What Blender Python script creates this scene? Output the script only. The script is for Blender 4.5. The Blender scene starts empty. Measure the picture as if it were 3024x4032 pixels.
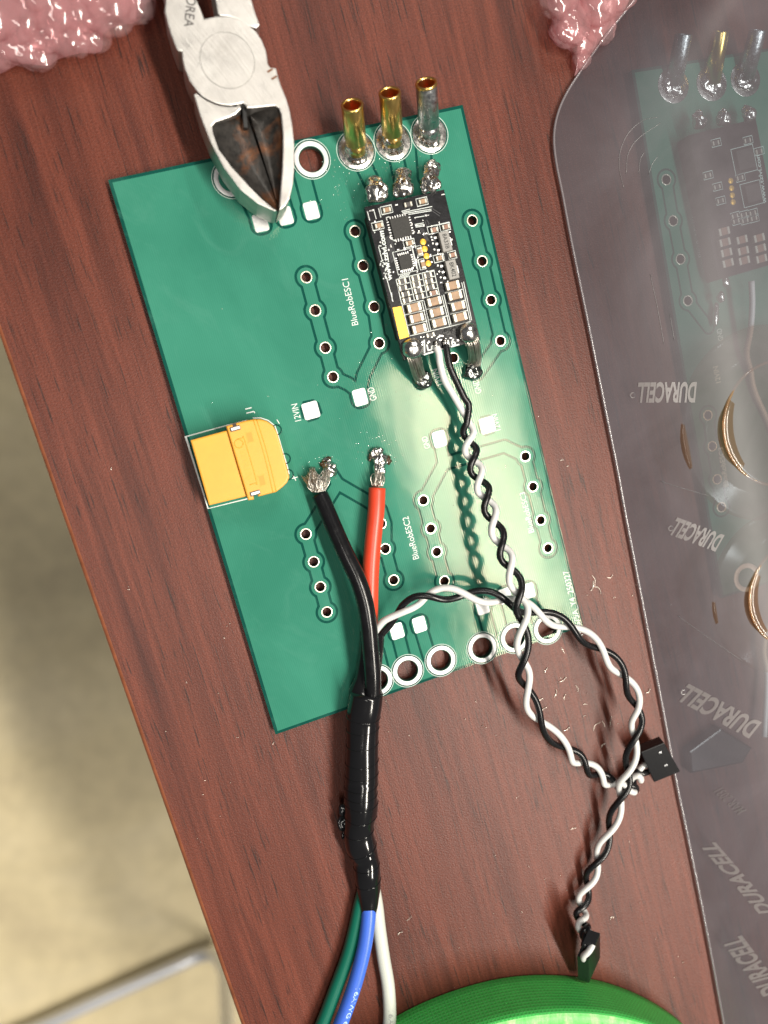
import bpy, bmesh, math, random
import numpy as np
from mathutils import Vector, Matrix, noise
random.seed(7)
SC = bpy.context.scene
COL = SC.collection
MM = 0.001
R = math.radians

# ------------------------------------------------------------------ camera
# All modelling coordinates below are millimetres on the desk; z = 0 is the desk top.
CAM = np.array([-39.177, 17.947, 184.076])
ROT = np.array([[0.9774818, -0.0203046, 0.2100405], [0.0, -0.9953600, -0.0962214], [0.2110197, 0.0940547, -0.9729462]])
FOC = 3000.0
cd = bpy.data.cameras.new('camera'); cam = bpy.data.objects.new('camera', cd); COL.objects.link(cam)
cd.sensor_fit = 'VERTICAL'; cd.sensor_height = 7.66; cd.sensor_width = 5.745
cd.lens = 7.66 * FOC / 4032
cd.clip_start = 0.005; cd.clip_end = 30
cd.dof.use_dof = True; cd.dof.focus_distance = 0.186; cd.dof.aperture_fstop = 1.9
cx, cy, cz = ROT[:, 0], -ROT[:, 1], -ROT[:, 2]
m = Matrix.Identity(4)
for i in range(3):
    m[i][0], m[i][1], m[i][2], m[i][3] = cx[i], cy[i], cz[i], CAM[i] * MM
cam.matrix_world = m
SC.camera = cam

# ------------------------------------------------------------------ light
w = bpy.data.worlds.new('World'); SC.world = w; w.use_nodes = True
bg = w.node_tree.nodes['Background']
bg.inputs[0].default_value = (0.95, 0.97, 1.0, 1); bg.inputs[1].default_value = 0.10

def area(name, loc, sx, sy, ang, power, col):
    l = bpy.data.lights.new(name, 'AREA'); l.shape = 'RECTANGLE'; l.size = sx * MM; l.size_y = sy * MM
    l.energy = power; l.color = col
    o = bpy.data.objects.new(name, l); COL.objects.link(o)
    o.location = [c * MM for c in loc]; o.rotation_euler = (0, 0, ang)
    return o
# fluorescent ceiling fittings, 1.9 m above the desk
area('ceiling_light', (885, -640, 1900), 150, 1850, math.atan2(780, -305) - math.pi / 2, 98, (1.0, 0.93, 0.82))
area('ceiling_light.001', (-420, -330, 1900), 170, 1000, math.atan2(780, -305) - math.pi / 2, 13, (1.0, 0.95, 0.86))
area('ceiling_light.002', (420, 1900, 1900), 170, 1000, math.atan2(780, -305) - math.pi / 2, 30, (1.0, 0.95, 0.86))
SC.view_settings.view_transform = 'Standard'; SC.view_settings.look = 'None'
SC.view_settings.exposure = 0.0; SC.view_settings.gamma = 1.0
SC.cycles.use_denoising = True
SC.cycles.max_bounces = 10; SC.cycles.transparent_max_bounces = 16
SC.cycles.sample_clamp_indirect = 6

# ------------------------------------------------------------------ helpers
def P(u, v, z=0.0):
    """the point at height z seen at photograph position (u, v)"""
    r = ROT @ np.array([(u - 1512) / FOC, (v - 2016) / FOC, 1.0])
    return CAM + r * ((z - CAM[2]) / r[2])
def Q(ox, oy, f):
    return lambda x, y, z=0.0: P(ox + x * f, oy + y * f, z)
BT = 2.6                       # top of the green board
ET = 8.0                       # top of the small black controller board
q3 = Q(1200, 200, .4822); q4 = Q(1300, 700, .4822); q5 = Q(1400, 700, .3014); q6 = Q(1450, 1100, .3014)
qc = Q(600, 1500, .4822); qp = Q(400, 350, .6028); qj = Q(600, 0, .3918); qw = Q(1200, 2700, .4522)

ORIG = {}
def place(o, parent=None, loc=None):
    COL.objects.link(o)
    if parent is not None:
        o.parent = parent; ORIG[o.name] = ORIG[parent.name]
    else:
        loc = (0, 0, 0) if loc is None else loc
        o.location = [c * MM for c in loc]; ORIG[o.name] = np.array(loc, float)
    return o
def tag(o, label, cat, group=None, kind=None):
    if label: o['label'] = label
    if cat: o['category'] = cat
    if group: o['group'] = group
    if kind: o['kind'] = kind
    return o
def thing(name, label, cat, loc, group=None):
    o = bpy.data.objects.new(name, None); o.empty_display_size = 0.01
    place(o, None, loc); return tag(o, label, cat, group)
def mesh(name, verts, faces, mat, parent=None, smooth=False, loc=None):
    me = bpy.data.meshes.new(name)
    org = ORIG[parent.name] if parent is not None else np.array(loc if loc is not None else (0, 0, 0), float)
    v = (np.asarray([tuple(p) for p in verts], float) - org) * MM
    me.from_pydata(v.tolist(), [], [tuple(f) for f in faces])
    if smooth: me.polygons.foreach_set('use_smooth', [True] * len(me.polygons))
    for mm in (mat if isinstance(mat, (list, tuple)) else [mat]): me.materials.append(mm)
    me.update()
    return place(bpy.data.objects.new(name, me), parent, loc)
def from_bm(name, bm, mat, parent=None, smooth=False, loc=None):
    bmesh.ops.recalc_face_normals(bm, faces=bm.faces)
    bm.verts.index_update()
    v = [tuple(x.co) for x in bm.verts]; f = [[x.index for x in p.verts] for p in bm.faces]
    mi = [p.material_index for p in bm.faces]
    bm.free()
    o = mesh(name, v, f, mat, parent, smooth, loc)
    if any(mi): o.data.polygons.foreach_set('material_index', mi)
    return o
def hexa(name, top, bot, mat, parent, bev=0.15, seg=2, smooth=False, loc=None):
    bm = bmesh.new()
    t = [bm.verts.new(p) for p in top]; b = [bm.verts.new(p) for p in bot]
    n = len(t)
    bm.faces.new(t); bm.faces.new(b[::-1])
    for i in range(n): bm.faces.new((t[i], b[i], b[(i + 1) % n], t[(i + 1) % n]))
    bmesh.ops.recalc_face_normals(bm, faces=bm.faces)
    if bev: bmesh.ops.bevel(bm, geom=bm.edges[:], offset=bev, segments=seg, affect='EDGES', profile=0.6)
    return from_bm(name, bm, mat, parent, smooth, loc)
def prism(name, poly, z0, z1, mat, parent, bev=0.0, loc=None, seg=2, smooth=False):
    top = [(p[0], p[1], z1) for p in poly]; bot = [(p[0], p[1], z0) for p in poly]
    bm = bmesh.new()
    t = [bm.verts.new(p) for p in top]; b = [bm.verts.new(p) for p in bot]; n = len(t)
    ft = bm.faces.new(t); bm.faces.new(b[::-1])
    for i in range(n): bm.faces.new((t[i], b[i], b[(i + 1) % n], t[(i + 1) % n]))
    bmesh.ops.recalc_face_normals(bm, faces=bm.faces)
    if bev: bmesh.ops.bevel(bm, geom=list(ft.edges), offset=bev, segments=seg, affect='EDGES', profile=0.6)
    return from_bm(name, bm, mat, parent, smooth, loc)
def flatpoly(name, poly, z, mat, parent):
    return mesh(name, [(p[0], p[1], z) for p in poly], [list(range(len(poly)))], mat, parent)
def cr(pts, n=8):
    p = [np.array(x, float) for x in pts]
    p = [2 * p[0] - p[1]] + p + [2 * p[-1] - p[-2]]
    out = []
    for i in range(1, len(p) - 2):
        for k in range(n):
            t = k / n
            out.append(.5 * (2 * p[i] + (p[i + 1] - p[i - 1]) * t + (2 * p[i - 1] - 5 * p[i] + 4 * p[i + 1] - p[i + 2]) * t * t
                             + (3 * p[i] - p[i - 1] - 3 * p[i + 1] + p[i + 2]) * t ** 3))
    out.append(p[-2]); return out
def frames(path):
    p = np.array(path); t = np.gradient(p, axis=0); t /= np.linalg.norm(t, axis=1)[:, None] + 1e-12
    u = np.array([0, 0, 1.0]); res = []
    for i in range(len(p)):
        s = np.cross(t[i], u); n = np.linalg.norm(s)
        s = s / n if n > 1e-3 else (res[-1][1] if res else np.array([1.0, 0, 0]))
        res.append((t[i], s, np.cross(s, t[i])))
    return p, res
def tube_geo(path, rad, seg=12, caps=True, rz=None, base=0):
    p, fr = frames(path); n = len(p)
    rad = np.broadcast_to(np.asarray(rad, float), (n,)); rz = rad if rz is None else np.broadcast_to(np.asarray(rz, float), (n,))
    V = []; F = []
    for i in range(n):
        for k in range(seg):
            a = 2 * math.pi * k / seg
            V.append(p[i] + fr[i][1] * rad[i] * math.cos(a) + fr[i][2] * rz[i] * math.sin(a))
    for i in range(n - 1):
        for k in range(seg):
            k2 = (k + 1) % seg
            F.append([base + x for x in (i * seg + k, (i + 1) * seg + k, (i + 1) * seg + k2, i * seg + k2)])
    if caps:
        F.append([base + k for k in range(seg)]); F.append([base + (n - 1) * seg + k for k in range(seg)][::-1])
    return V, F
def tube(name, path, rad, mat, parent=None, seg=12, rz=None, loc=None, caps=True):
    V, F = tube_geo(path, rad, seg, caps, rz)
    return mesh(name, V, F, mat, parent, True, loc)
def lathe(name, c, prof, mat, parent, seg=32, axis=None, smooth=True, loc=None, close=False):
    """prof = [(radius, height)...] about axis through c"""
    c = np.array(c, float)
    ax = np.array([0, 0, 1.0]) if axis is None else np.array(axis, float) / np.linalg.norm(axis)
    s = np.cross(ax, [0, 1, 0.01]); s /= np.linalg.norm(s); t = np.cross(ax, s)
    V = []; F = []
    for r, h in prof:
        for k in range(seg):
            a = 2 * math.pi * k / seg
            V.append(c + ax * h + s * r * math.cos(a) + t * r * math.sin(a))
    n = len(prof)
    for i in range(n - 1 + (1 if close else 0)):
        j = (i + 1) % n
        for k in range(seg):
            k2 = (k + 1) % seg
            F.append((i * seg + k, i * seg + k2, j * seg + k2, j * seg + k))
    return mesh(name, V, F, mat, parent, smooth, loc)
def ring(name, c, r0, r1, z, mat, parent, seg=36, rise=0.05):
    return lathe(name, (c[0], c[1], z), [(r0, -rise), (r0, rise * .6), (r0 + .06, rise), (r1 - .06, rise), (r1, rise * .6), (r1, -rise)], mat, parent, seg)
def blob(name, spheres, mat, parent, vox=0.25, amp=0.0, freq=1.0, smooth=6, loc=None, seed=0.0):
    """one lump of melted metal (or plastic) grown from overlapping ellipsoids (centre, radii)"""
    bm = bmesh.new()
    for c, r in spheres:
        r = (r, r, r) if not hasattr(r, '__len__') else r
        bmesh.ops.create_icosphere(bm, subdivisions=3, radius=1.0, matrix=Matrix.Translation(Vector(c)) @ Matrix.Diagonal((*r, 1)))
    me = bpy.data.meshes.new('tmp'); bm.to_mesh(me); bm.free()
    o = bpy.data.objects.new('tmp', me); COL.objects.link(o)
    rm = o.modifiers.new('r', 'REMESH'); rm.mode = 'VOXEL'; rm.voxel_size = vox
    sm = o.modifiers.new('s', 'SMOOTH'); sm.factor = 0.5; sm.iterations = smooth
    dg = bpy.context.evaluated_depsgraph_get(); e = o.evaluated_get(dg)
    m2 = bpy.data.meshes.new_from_object(e)
    V = []
    for v in m2.vertices:
        c = np.array(v.co)
        if amp:
            nn = np.array(v.normal)
            c = c + nn * amp * (noise.noise(Vector(c * freq) + Vector((seed, 0, 0))) + .5 * noise.noise(Vector(c * freq * 2.3) + Vector((0, seed, 3))))
        V.append(c)
    F = [list(p.vertices) for p in m2.polygons]
    bpy.data.objects.remove(o); bpy.data.meshes.remove(me); bpy.data.meshes.remove(m2)
    return mesh(name, V, F, mat, parent, True, loc)
_tc = {}
def text_geo(s, bold=0.0):
    key = (s, bold)
    if key not in _tc:
        cu = bpy.data.curves.new('t', 'FONT'); cu.body = s; cu.size = 1; cu.offset = bold; cu.resolution_u = 4
        o = bpy.data.objects.new('t', cu); COL.objects.link(o)
        dg = bpy.context.evaluated_depsgraph_get()
        m2 = bpy.data.meshes.new_from_object(o.evaluated_get(dg))
        _tc[key] = (np.array([v.co[:2] for v in m2.vertices]), [list(p.vertices) for p in m2.polygons])
        bpy.data.objects.remove(o); bpy.data.curves.remove(cu); bpy.data.meshes.remove(m2)
    return _tc[key]
def text(name, s, A, B, cap, mat, parent, bold=0.0, lift=0.0, shear=0.0, up=(0, 0, 1), flip=False):
    """lettering s with its baseline from world point A to B, capital height cap"""
    v, f = text_geo(s, bold); A = np.array(A, float); B = np.array(B, float)
    d = B - A; up = np.array(up, float); nrm = np.cross(up, d); nrm /= np.linalg.norm(nrm)
    if flip: nrm = -nrm
    x0, x1, y1 = v[:, 0].min(), v[:, 0].max(), v[:, 1].max()
    V = [A + d * ((x - x0) / (x1 - x0)) + nrm * (y / y1 * cap) + d / np.linalg.norm(d) * shear * y / y1 * cap + up * lift for x, y in v]
    return mesh(name, V, f, mat, parent)
def line_geo(pts, wd, z, base=0, closed=False):
    p = np.array([x[:2] for x in pts], float); n = len(p)
    V = []; F = []
    for i in range(n):
        a = p[(i - 1) % n] if (closed or i > 0) else p[i]; b = p[(i + 1) % n] if (closed or i < n - 1) else p[i]
        t = b - a; t /= np.linalg.norm(t) + 1e-9
        k = 1.0
        if (closed or 0 < i < n - 1):
            t1 = p[i] - a; t1 /= np.linalg.norm(t1) + 1e-9
            k = 1 / max(.5, abs(t1 @ t))
        nn = np.array([-t[1], t[0]]) * wd / 2 * k
        V += [(*(p[i] + nn), z), (*(p[i] - nn), z)]
    for i in range(n if closed else n - 1):
        j = (i + 1) % n
        F.append([base + q for q in (2 * i, 2 * i + 1, 2 * j + 1, 2 * j)])
    return V, F
def lines(name, polys, wd, z, mat, parent, closed=False):
    V = []; F = []
    for i, pl in enumerate(polys):
        a, b = line_geo(pl, wd, z + (i % 7) * .004, len(V), closed); V += a; F += b
    return mesh(name, V, F, mat, parent)

# ------------------------------------------------------------------ materials
def nodes(name):
    mt = bpy.data.materials.new(name); mt.use_nodes = True
    nt = mt.node_tree; return mt, nt, nt.nodes['Principled BSDF']
def mmcoord(nt, scale=(1, 1, 1), rot=0.0):
    tc = nt.nodes.new('ShaderNodeTexCoord'); mp = nt.nodes.new('ShaderNodeMapping'); mp.vector_type = 'TEXTURE'
    mp.inputs['Rotation'].default_value = (0, 0, rot)
    mp.inputs['Scale'].default_value = (MM / scale[0], MM / scale[1], MM / scale[2])
    nt.links.new(tc.outputs['Object'], mp.inputs['Vector']); return mp.outputs['Vector']
def tex_noise(nt, vec, scale=1.0, detail=3.0, rough=0.5, dist=0.0):
    n = nt.nodes.new('ShaderNodeTexNoise'); nt.links.new(vec, n.inputs['Vector'])
    n.inputs['Scale'].default_value = scale; n.inputs['Detail'].default_value = detail
    n.inputs['Roughness'].default_value = rough; n.inputs['Distortion'].default_value = dist
    return n.outputs['Fac']
def ramp(nt, fac, stops, interp='LINEAR'):
    r = nt.nodes.new('ShaderNodeValToRGB'); r.color_ramp.interpolation = interp
    e = r.color_ramp.elements
    while len(e) < len(stops): e.new(0.5)
    for k, (pos, c) in enumerate(stops):
        e[k].position = pos; e[k].color = (*c, 1) if hasattr(c, '__len__') else (c, c, c, 1)
    nt.links.new(fac, r.inputs['Fac']); return r.outputs['Color']
def mixc(nt, fac, a, b, mode='MIX'):
    x = nt.nodes.new('ShaderNodeMix'); x.data_type = 'RGBA'; x.blend_type = mode
    for sock, val in ((x.inputs[0], fac), (x.inputs[6], a), (x.inputs[7], b)):
        if hasattr(val, 'is_output'): nt.links.new(val, sock)
        elif hasattr(val, '__len__'): sock.default_value = (*val, 1)
        else: sock.default_value = val
    return x.outputs[2]
def bump(nt, b, h, strength=.3, dist=.0001):
    n = nt.nodes.new('ShaderNodeBump'); n.inputs['Strength'].default_value = strength; n.inputs['Distance'].default_value = dist
    nt.links.new(h, n.inputs['Height']); nt.links.new(n.outputs['Normal'], b.inputs['Normal']); return n
def mat(name, col, rough=.5, metal=0.0, spec=.5, var=0.0, vscale=.5, bstr=0.0, bscale=2.0, bdist=.0001, coat=0.0, rvar=0.0, sss=0.0, stretch=(1, 1, 1)):
    mt, nt, b = nodes(name)
    b.inputs['Base Color'].default_value = (*col, 1); b.inputs['Roughness'].default_value = rough
    b.inputs['Metallic'].default_value = metal; b.inputs['Specular IOR Level'].default_value = spec
    b.inputs['Coat Weight'].default_value = coat; b.inputs['Coat Roughness'].default_value = .08
    if sss:
        b.inputs['Subsurface Weight'].default_value = sss; b.inputs['Subsurface Scale'].default_value = .001
        b.inputs['Subsurface Radius'].default_value = (1, 1, 1)
    if var or bstr or rvar: vec = mmcoord(nt, stretch)
    if var:
        f = tex_noise(nt, vec, vscale, 5, .6)
        lo = tuple(c * (1 - var) for c in col); hi = tuple(min(1, c * (1 + var)) for c in col)
        nt.links.new(ramp(nt, f, [(.3, lo), (.7, hi)]), b.inputs['Base Color'])
    if rvar:
        f2 = tex_noise(nt, vec, vscale * 1.7, 4, .6)
        nt.links.new(ramp(nt, f2, [(.3, max(.02, rough - rvar)), (.7, min(1, rough + rvar))]), b.inputs['Roughness'])
    if bstr: bump(nt, b, tex_noise(nt, vec, bscale, 3, .6), bstr, bdist)
    return mt
M = {}
# desk laminate
gd = np.array([49.93, -173.63]); gd /= np.linalg.norm(gd); ga = math.atan2(gd[1], gd[0]) - math.pi / 2
def wood():
    mt, nt, b = nodes('mahogany_laminate')
    fine = mmcoord(nt, (1, 1, 1), ga)
    big = mmcoord(nt, (.085, .006, .05), ga); mid = mmcoord(nt, (.9, .022, .2), ga); por = mmcoord(nt, (1.7, .075, 1), ga); clu = mmcoord(nt, (.10, .018, .1), ga)
    f1 = tex_noise(nt, big, 1, 5, .6, .5)
    c = ramp(nt, f1, [(.28, (.044, .0115, .0078)), (.43, (.084, .0212, .0130)), (.57, (.114, .0292, .0172)), (.72, (.061, .0156, .0105))])
    f2 = tex_noise(nt, mid, 1, 4, .6, .3)
    c = mixc(nt, .5, c, mixc(nt, 1.0, c, ramp(nt, f2, [(.3, .5), (.68, 1.4)]), 'MULTIPLY'))
    pf = tex_noise(nt, por, 1, 2.5, .6, .25); cf = tex_noise(nt, clu, 1, 3, .5, .6)
    mask = mixc(nt, 1.0, ramp(nt, pf, [(.585, 0.0), (.66, .85)]), ramp(nt, cf, [(.36, 0.05), (.55, .9)]), 'MULTIPLY')
    c = mixc(nt, mask, c, (.013, .009, .008))
    sp = tex_noise(nt, fine, 2.3, 2, .6)
    c = mixc(nt, .35, c, mixc(nt, 1.0, c, ramp(nt, sp, [(.35, .5), (.65, 1.5)]), 'MULTIPLY'))
    nt.links.new(c, b.inputs['Base Color'])
    b.inputs['Roughness'].default_value = .40; b.inputs['Specular IOR Level'].default_value = .23
    h = tex_noise(nt, fine, 2.6, 2.0, .5)
    bump(nt, b, h, .8, .00010)
    return mt
M['wood'] = wood()
M['edge'] = mat('desk_edge_band', (.20, .062, .028), .35, var=.3, vscale=.2)
def floor_mat():
    mt, nt, b = nodes('beige_floor')
    v = mmcoord(nt, (.006, .009, .01)); v2 = mmcoord(nt, (.05, .05, .05))
    c = ramp(nt, tex_noise(nt, v, 1, 4, .6, .4), [(.3, (.52, .44, .28)), (.5, (.62, .53, .33)), (.7, (.67, .58, .38))])
    c = mixc(nt, .5, c, mixc(nt, 1.0, c, ramp(nt, tex_noise(nt, v2, 1, 3), [(.3, .85), (.7, 1.12)]), 'MULTIPLY'))
    nt.links.new(c, b.inputs['Base Color']); b.inputs['Roughness'].default_value = .6
    return mt
M['floor'] = floor_mat()
ba = math.atan2(96.951 - 74.159, 19.157 + 61.692)      # board angle
def mask_mat(name, c1, c2, rip):
    mt, nt, b = nodes(name)
    v = mmcoord(nt, (.045, .03, .05), ba); f = tex_noise(nt, v, 1, 4, .55, .5)
    nt.links.new(ramp(nt, f, [(.3, c1), (.7, c2)]), b.inputs['Base Color'])
    b.inputs['Specular IOR Level'].default_value = .19; b.inputs['Specular Tint'].default_value = (1.0, .92, .68, 1)
    fr = tex_noise(nt, mmcoord(nt, (.3, .3, .3)), 1, 4, .6)
    nt.links.new(ramp(nt, fr, [(.3, .075), (.7, .115)]), b.inputs['Roughness'])
    wv = nt.nodes.new('ShaderNodeTexWave'); wv.wave_type = 'BANDS'; wv.bands_direction = 'X'
    nt.links.new(mmcoord(nt, (.57, .57, .57), ba), wv.inputs['Vector'])
    wv.inputs['Scale'].default_value = 1.0; wv.inputs['Distortion'].default_value = 1.1; wv.inputs['Detail'].default_value = 2.0; wv.inputs['Detail Scale'].default_value = .6
    bc = b.inputs['Base Color'].links[0].from_socket
    w2 = nt.nodes.new('ShaderNodeTexWave'); w2.bands_direction = 'X'; nt.links.new(mmcoord(nt, (.13, .13, .13), ba), w2.inputs['Vector']); w2.inputs['Distortion'].default_value = 2.5; w2.inputs['Detail'].default_value = 3
    bc = mixc(nt, .16, bc, mixc(nt, 1.0, bc, ramp(nt, w2.outputs['Fac'], [(.1, .75), (.9, 1.25)]), 'MULTIPLY'))
    smu = tex_noise(nt, mmcoord(nt, (.11, .06, .1), ba + .6), 1, 6, .7, 1.2)
    bc = mixc(nt, ramp(nt, smu, [(.52, 0.0), (.72, .22)]), bc, (.085, .25, .19))
    nt.links.new(bc, b.inputs['Base Color'])
    low = tex_noise(nt, mmcoord(nt, (.07, .05, .1), ba), 1, 2, .5)
    a = nt.nodes.new('ShaderNodeMath'); a.operation = 'MULTIPLY_ADD'; nt.links.new(low, a.inputs[0]); a.inputs[1].default_value = 30.0; nt.links.new(wv.outputs['Fac'], a.inputs[2])
    bump(nt, b, a.outputs[0], rip, .00003)
    return mt
M['mask'] = mask_mat('green_solder_mask', (.028, .158, .108), (.044, .210, .146), .17)
M['fr4'] = mask_mat('bare_board_green', (.004, .050, .040), (.006, .065, .05), .2)
M['tin'] = mat('tinned_pad', (.80, .79, .77), .32, 1.0, var=.12, vscale=1.2, bstr=.35, bscale=2.2, rvar=.12)
M['white_pad'] = mat('white_tinned_pad', (.60, .60, .60), .45, .35, var=.10, vscale=1.4, bstr=.3, bscale=2.5)
M['silk'] = mat('white_legend_ink', (.62, .66, .64), .5, var=.08, vscale=3)
M['silk_faint'] = mat('thin_legend_ink', (.48, .60, .55), .5)
M['hole'] = mat('hole_wall', (.25, .22, .15), .5, .4)
M['solder'] = mat('solder', (.60, .58, .55), .25, 1.0, var=.3, vscale=.7, bstr=.10, bscale=.7, bdist=.0002, rvar=.08)
M['flux'] = mat('burnt_flux', (.05, .028, .012), .22, var=.7, vscale=1.5, bstr=.5, bscale=2.0, bdist=.0003)
M['gold'] = mat('gold_plating', (.88, .60, .19), .28, 1.0)
M['gold_in'] = mat('copper_bore', (.82, .36, .10), .30, 1.0)
M['dull_tin'] = mat('dull_tinned_tube', (.46, .47, .48), .36, 1.0, var=.25, vscale=.9, bstr=.5, bscale=1.2, bdist=.0002, rvar=.15)
M['yellow'] = mat('yellow_plastic', (.70, .32, .025), .42, var=.05, vscale=.15, bstr=.12, bscale=4, sss=.08)
M['yellow_line'] = mat('yellow_plastic_relief', (.70, .32, .02), .45)
M['slot'] = mat('dark_slot', (.03, .012, .003), .6)
M['black_board'] = mat('black_solder_mask', (.010, .010, .012), .30, spec=.18, var=.5, vscale=.6, bstr=.25, bscale=2)
M['chip'] = mat('chip_epoxy', (.040, .039, .037), .62, spec=.2, var=.2, vscale=3, bstr=.2, bscale=6)
M['inductor'] = mat('grey_moulded_body', (.26, .25, .235), .5, var=.15, vscale=2)
M['ink'] = mat('dark_print', (.012, .012, .012), .6)
M['cap_body'] = mat('tan_ceramic', (.30, .185, .105), .42, var=.2, vscale=1.0)
M['cap_dark'] = mat('brown_ceramic', (.25, .13, .09), .45, var=.2, vscale=1.0)
M['cap_end'] = mat('tinned_cap_end', (.60, .57, .49), .38, .55, var=.12, vscale=2.5)
M['res_body'] = mat('resistor_body', (.05, .045, .042), .4)
M['goldpad'] = mat('gold_pad', (.78, .44, .05), .38, .4, var=.10, vscale=2)
M['lead'] = mat('bright_lead', (.85, .85, .84), .30, .7)
M['blk_wire'] = mat('black_insulation', (.007, .007, .008), .22, spec=.35, var=.3, vscale=.3, rvar=.08)
M['blk_thin'] = mat('thin_black_insulation', (.008, .008, .009), .27, spec=.35, rvar=.06)
M['red_wire'] = mat('red_silicone', (.62, .055, .022), .36, var=.06, vscale=.3, sss=.05)
M['wht_wire'] = mat('white_insulation', (.62, .62, .61), .35, sss=.10)
M['blue_wire'] = mat('blue_insulation', (.045, .13, .60), .36, var=.05, vscale=.3)
M['green_wire'] = mat('green_insulation', (.004, .115, .075), .33)
M['white_cable'] = mat('white_silicone', (.52, .54, .49), .42, sss=.1)
M['print_grey'] = mat('grey_print', (.30, .31, .30), .6)
M['print_blue'] = mat('pale_print', (.35, .5, .85), .6)
M['tape'] = mat('black_vinyl_tape', (.007, .007, .008), .15, spec=.5)
M['strand'] = mat('tinned_copper_strand', (.62, .58, .52), .32, 1.0, var=.2, vscale=1.0)
M['plug'] = mat('black_plug_plastic', (.008, .008, .009), .22, bstr=.1, bscale=1)
M['steel'] = None
def steel():
    mt, nt, b = nodes('brushed_steel')
    v = mmcoord(nt, (.12, .12, .12)); f = tex_noise(nt, v, 1, 5, .62, .5)
    nt.links.new(ramp(nt, f, [(.3, (.44, .42, .40)), (.7, (.60, .58, .555))]), b.inputs['Base Color'])
    b.inputs['Metallic'].default_value = 1
    nt.links.new(ramp(nt, tex_noise(nt, mmcoord(nt, (.35, .35, .35)), 1, 4, .65), [(.3, .36), (.7, .54)]), b.inputs['Roughness'])
    h = tex_noise(nt, mmcoord(nt, (2.2, .12, 1), .7), 1, 4, .7)
    bump(nt, b, h, .30, .0002); return mt
M['steel'] = steel()
def rust():
    mt, nt, b = nodes('blackened_rusty_steel')
    v = mmcoord(nt, (.16, .16, .16)); f = tex_noise(nt, v, 1, 5, .6, .6); g = tex_noise(nt, mmcoord(nt, (.6, .6, .6)), 1, 5, .65)
    c = ramp(nt, g, [(.3, (.012, .011, .010)), (.7, (.045, .040, .036))])
    c = mixc(nt, ramp(nt, f, [(.50, 0.0), (.66, .85)]), c, ramp(nt, g, [(.35, (.09, .03, .010)), (.65, (.17, .062, .018))]))
    nt.links.new(c, b.inputs['Base Color']); b.inputs['Roughness'].default_value = .42; b.inputs['Metallic'].default_value = .25
    bump(nt, b, g, .5, .0003); return mt
M['rust'] = rust()
M['etch'] = mat('etched_mark', (.055, .05, .05), .6)
M['etch_brown'] = mat('brown_mark', (.16, .07, .035), .6)
M['chrome'] = mat('chrome_tube', (.88, .89, .92), .38, .7)
def weave():
    mt, nt, b = nodes('green_cloth_tape')
    tc = nt.nodes.new('ShaderNodeTexCoord')
    w1 = nt.nodes.new('ShaderNodeTexWave'); w1.bands_direction = 'X'; w2 = nt.nodes.new('ShaderNodeTexWave'); w2.bands_direction = 'Y'
    for q, s in ((w1, 1.0), (w2, 1.0)):
        nt.links.new(tc.outputs['UV'], q.inputs['Vector']); q.inputs['Scale'].default_value = s
        q.inputs['Distortion'].default_value = .8; q.inputs['Detail'].default_value = 2; q.inputs['Detail Scale'].default_value = 2
    x = nt.nodes.new('ShaderNodeMath'); x.operation = 'MAXIMUM'; nt.links.new(w1.outputs['Fac'], x.inputs[0]); nt.links.new(w2.outputs['Fac'], x.inputs[1])
    nz = tex_noise(nt, mmcoord(nt, (.25, .25, .25)), 1, 4, .6)
    c = mixc(nt, ramp(nt, x.outputs[0], [(.72, 0.0), (.99, .5)]), ramp(nt, nz, [(.3, (.045, .56, .085)), (.7, (.065, .66, .11))]), (.14, .62, .18))
    nt.links.new(c, b.inputs['Base Color']); b.inputs['Roughness'].default_value = .45
    bump(nt, b, x.outputs[0], .5, .0002); return mt
M['weave'] = weave()
def rolltop():
    mt, nt, b = nodes('tape_roll_side')
    nz = tex_noise(nt, mmcoord(nt, (.5, .12, .5)), 1, 5, .65)
    nt.links.new(ramp(nt, nz, [(.3, (.07, .40, .08)), (.5, (.16, .52, .14)), (.72, (.46, .58, .30))]), b.inputs['Base Color'])
    b.inputs['Roughness'].default_value = .5; bump(nt, b, nz, .6, .0004); return mt
M['rolltop'] = rolltop()
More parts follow.
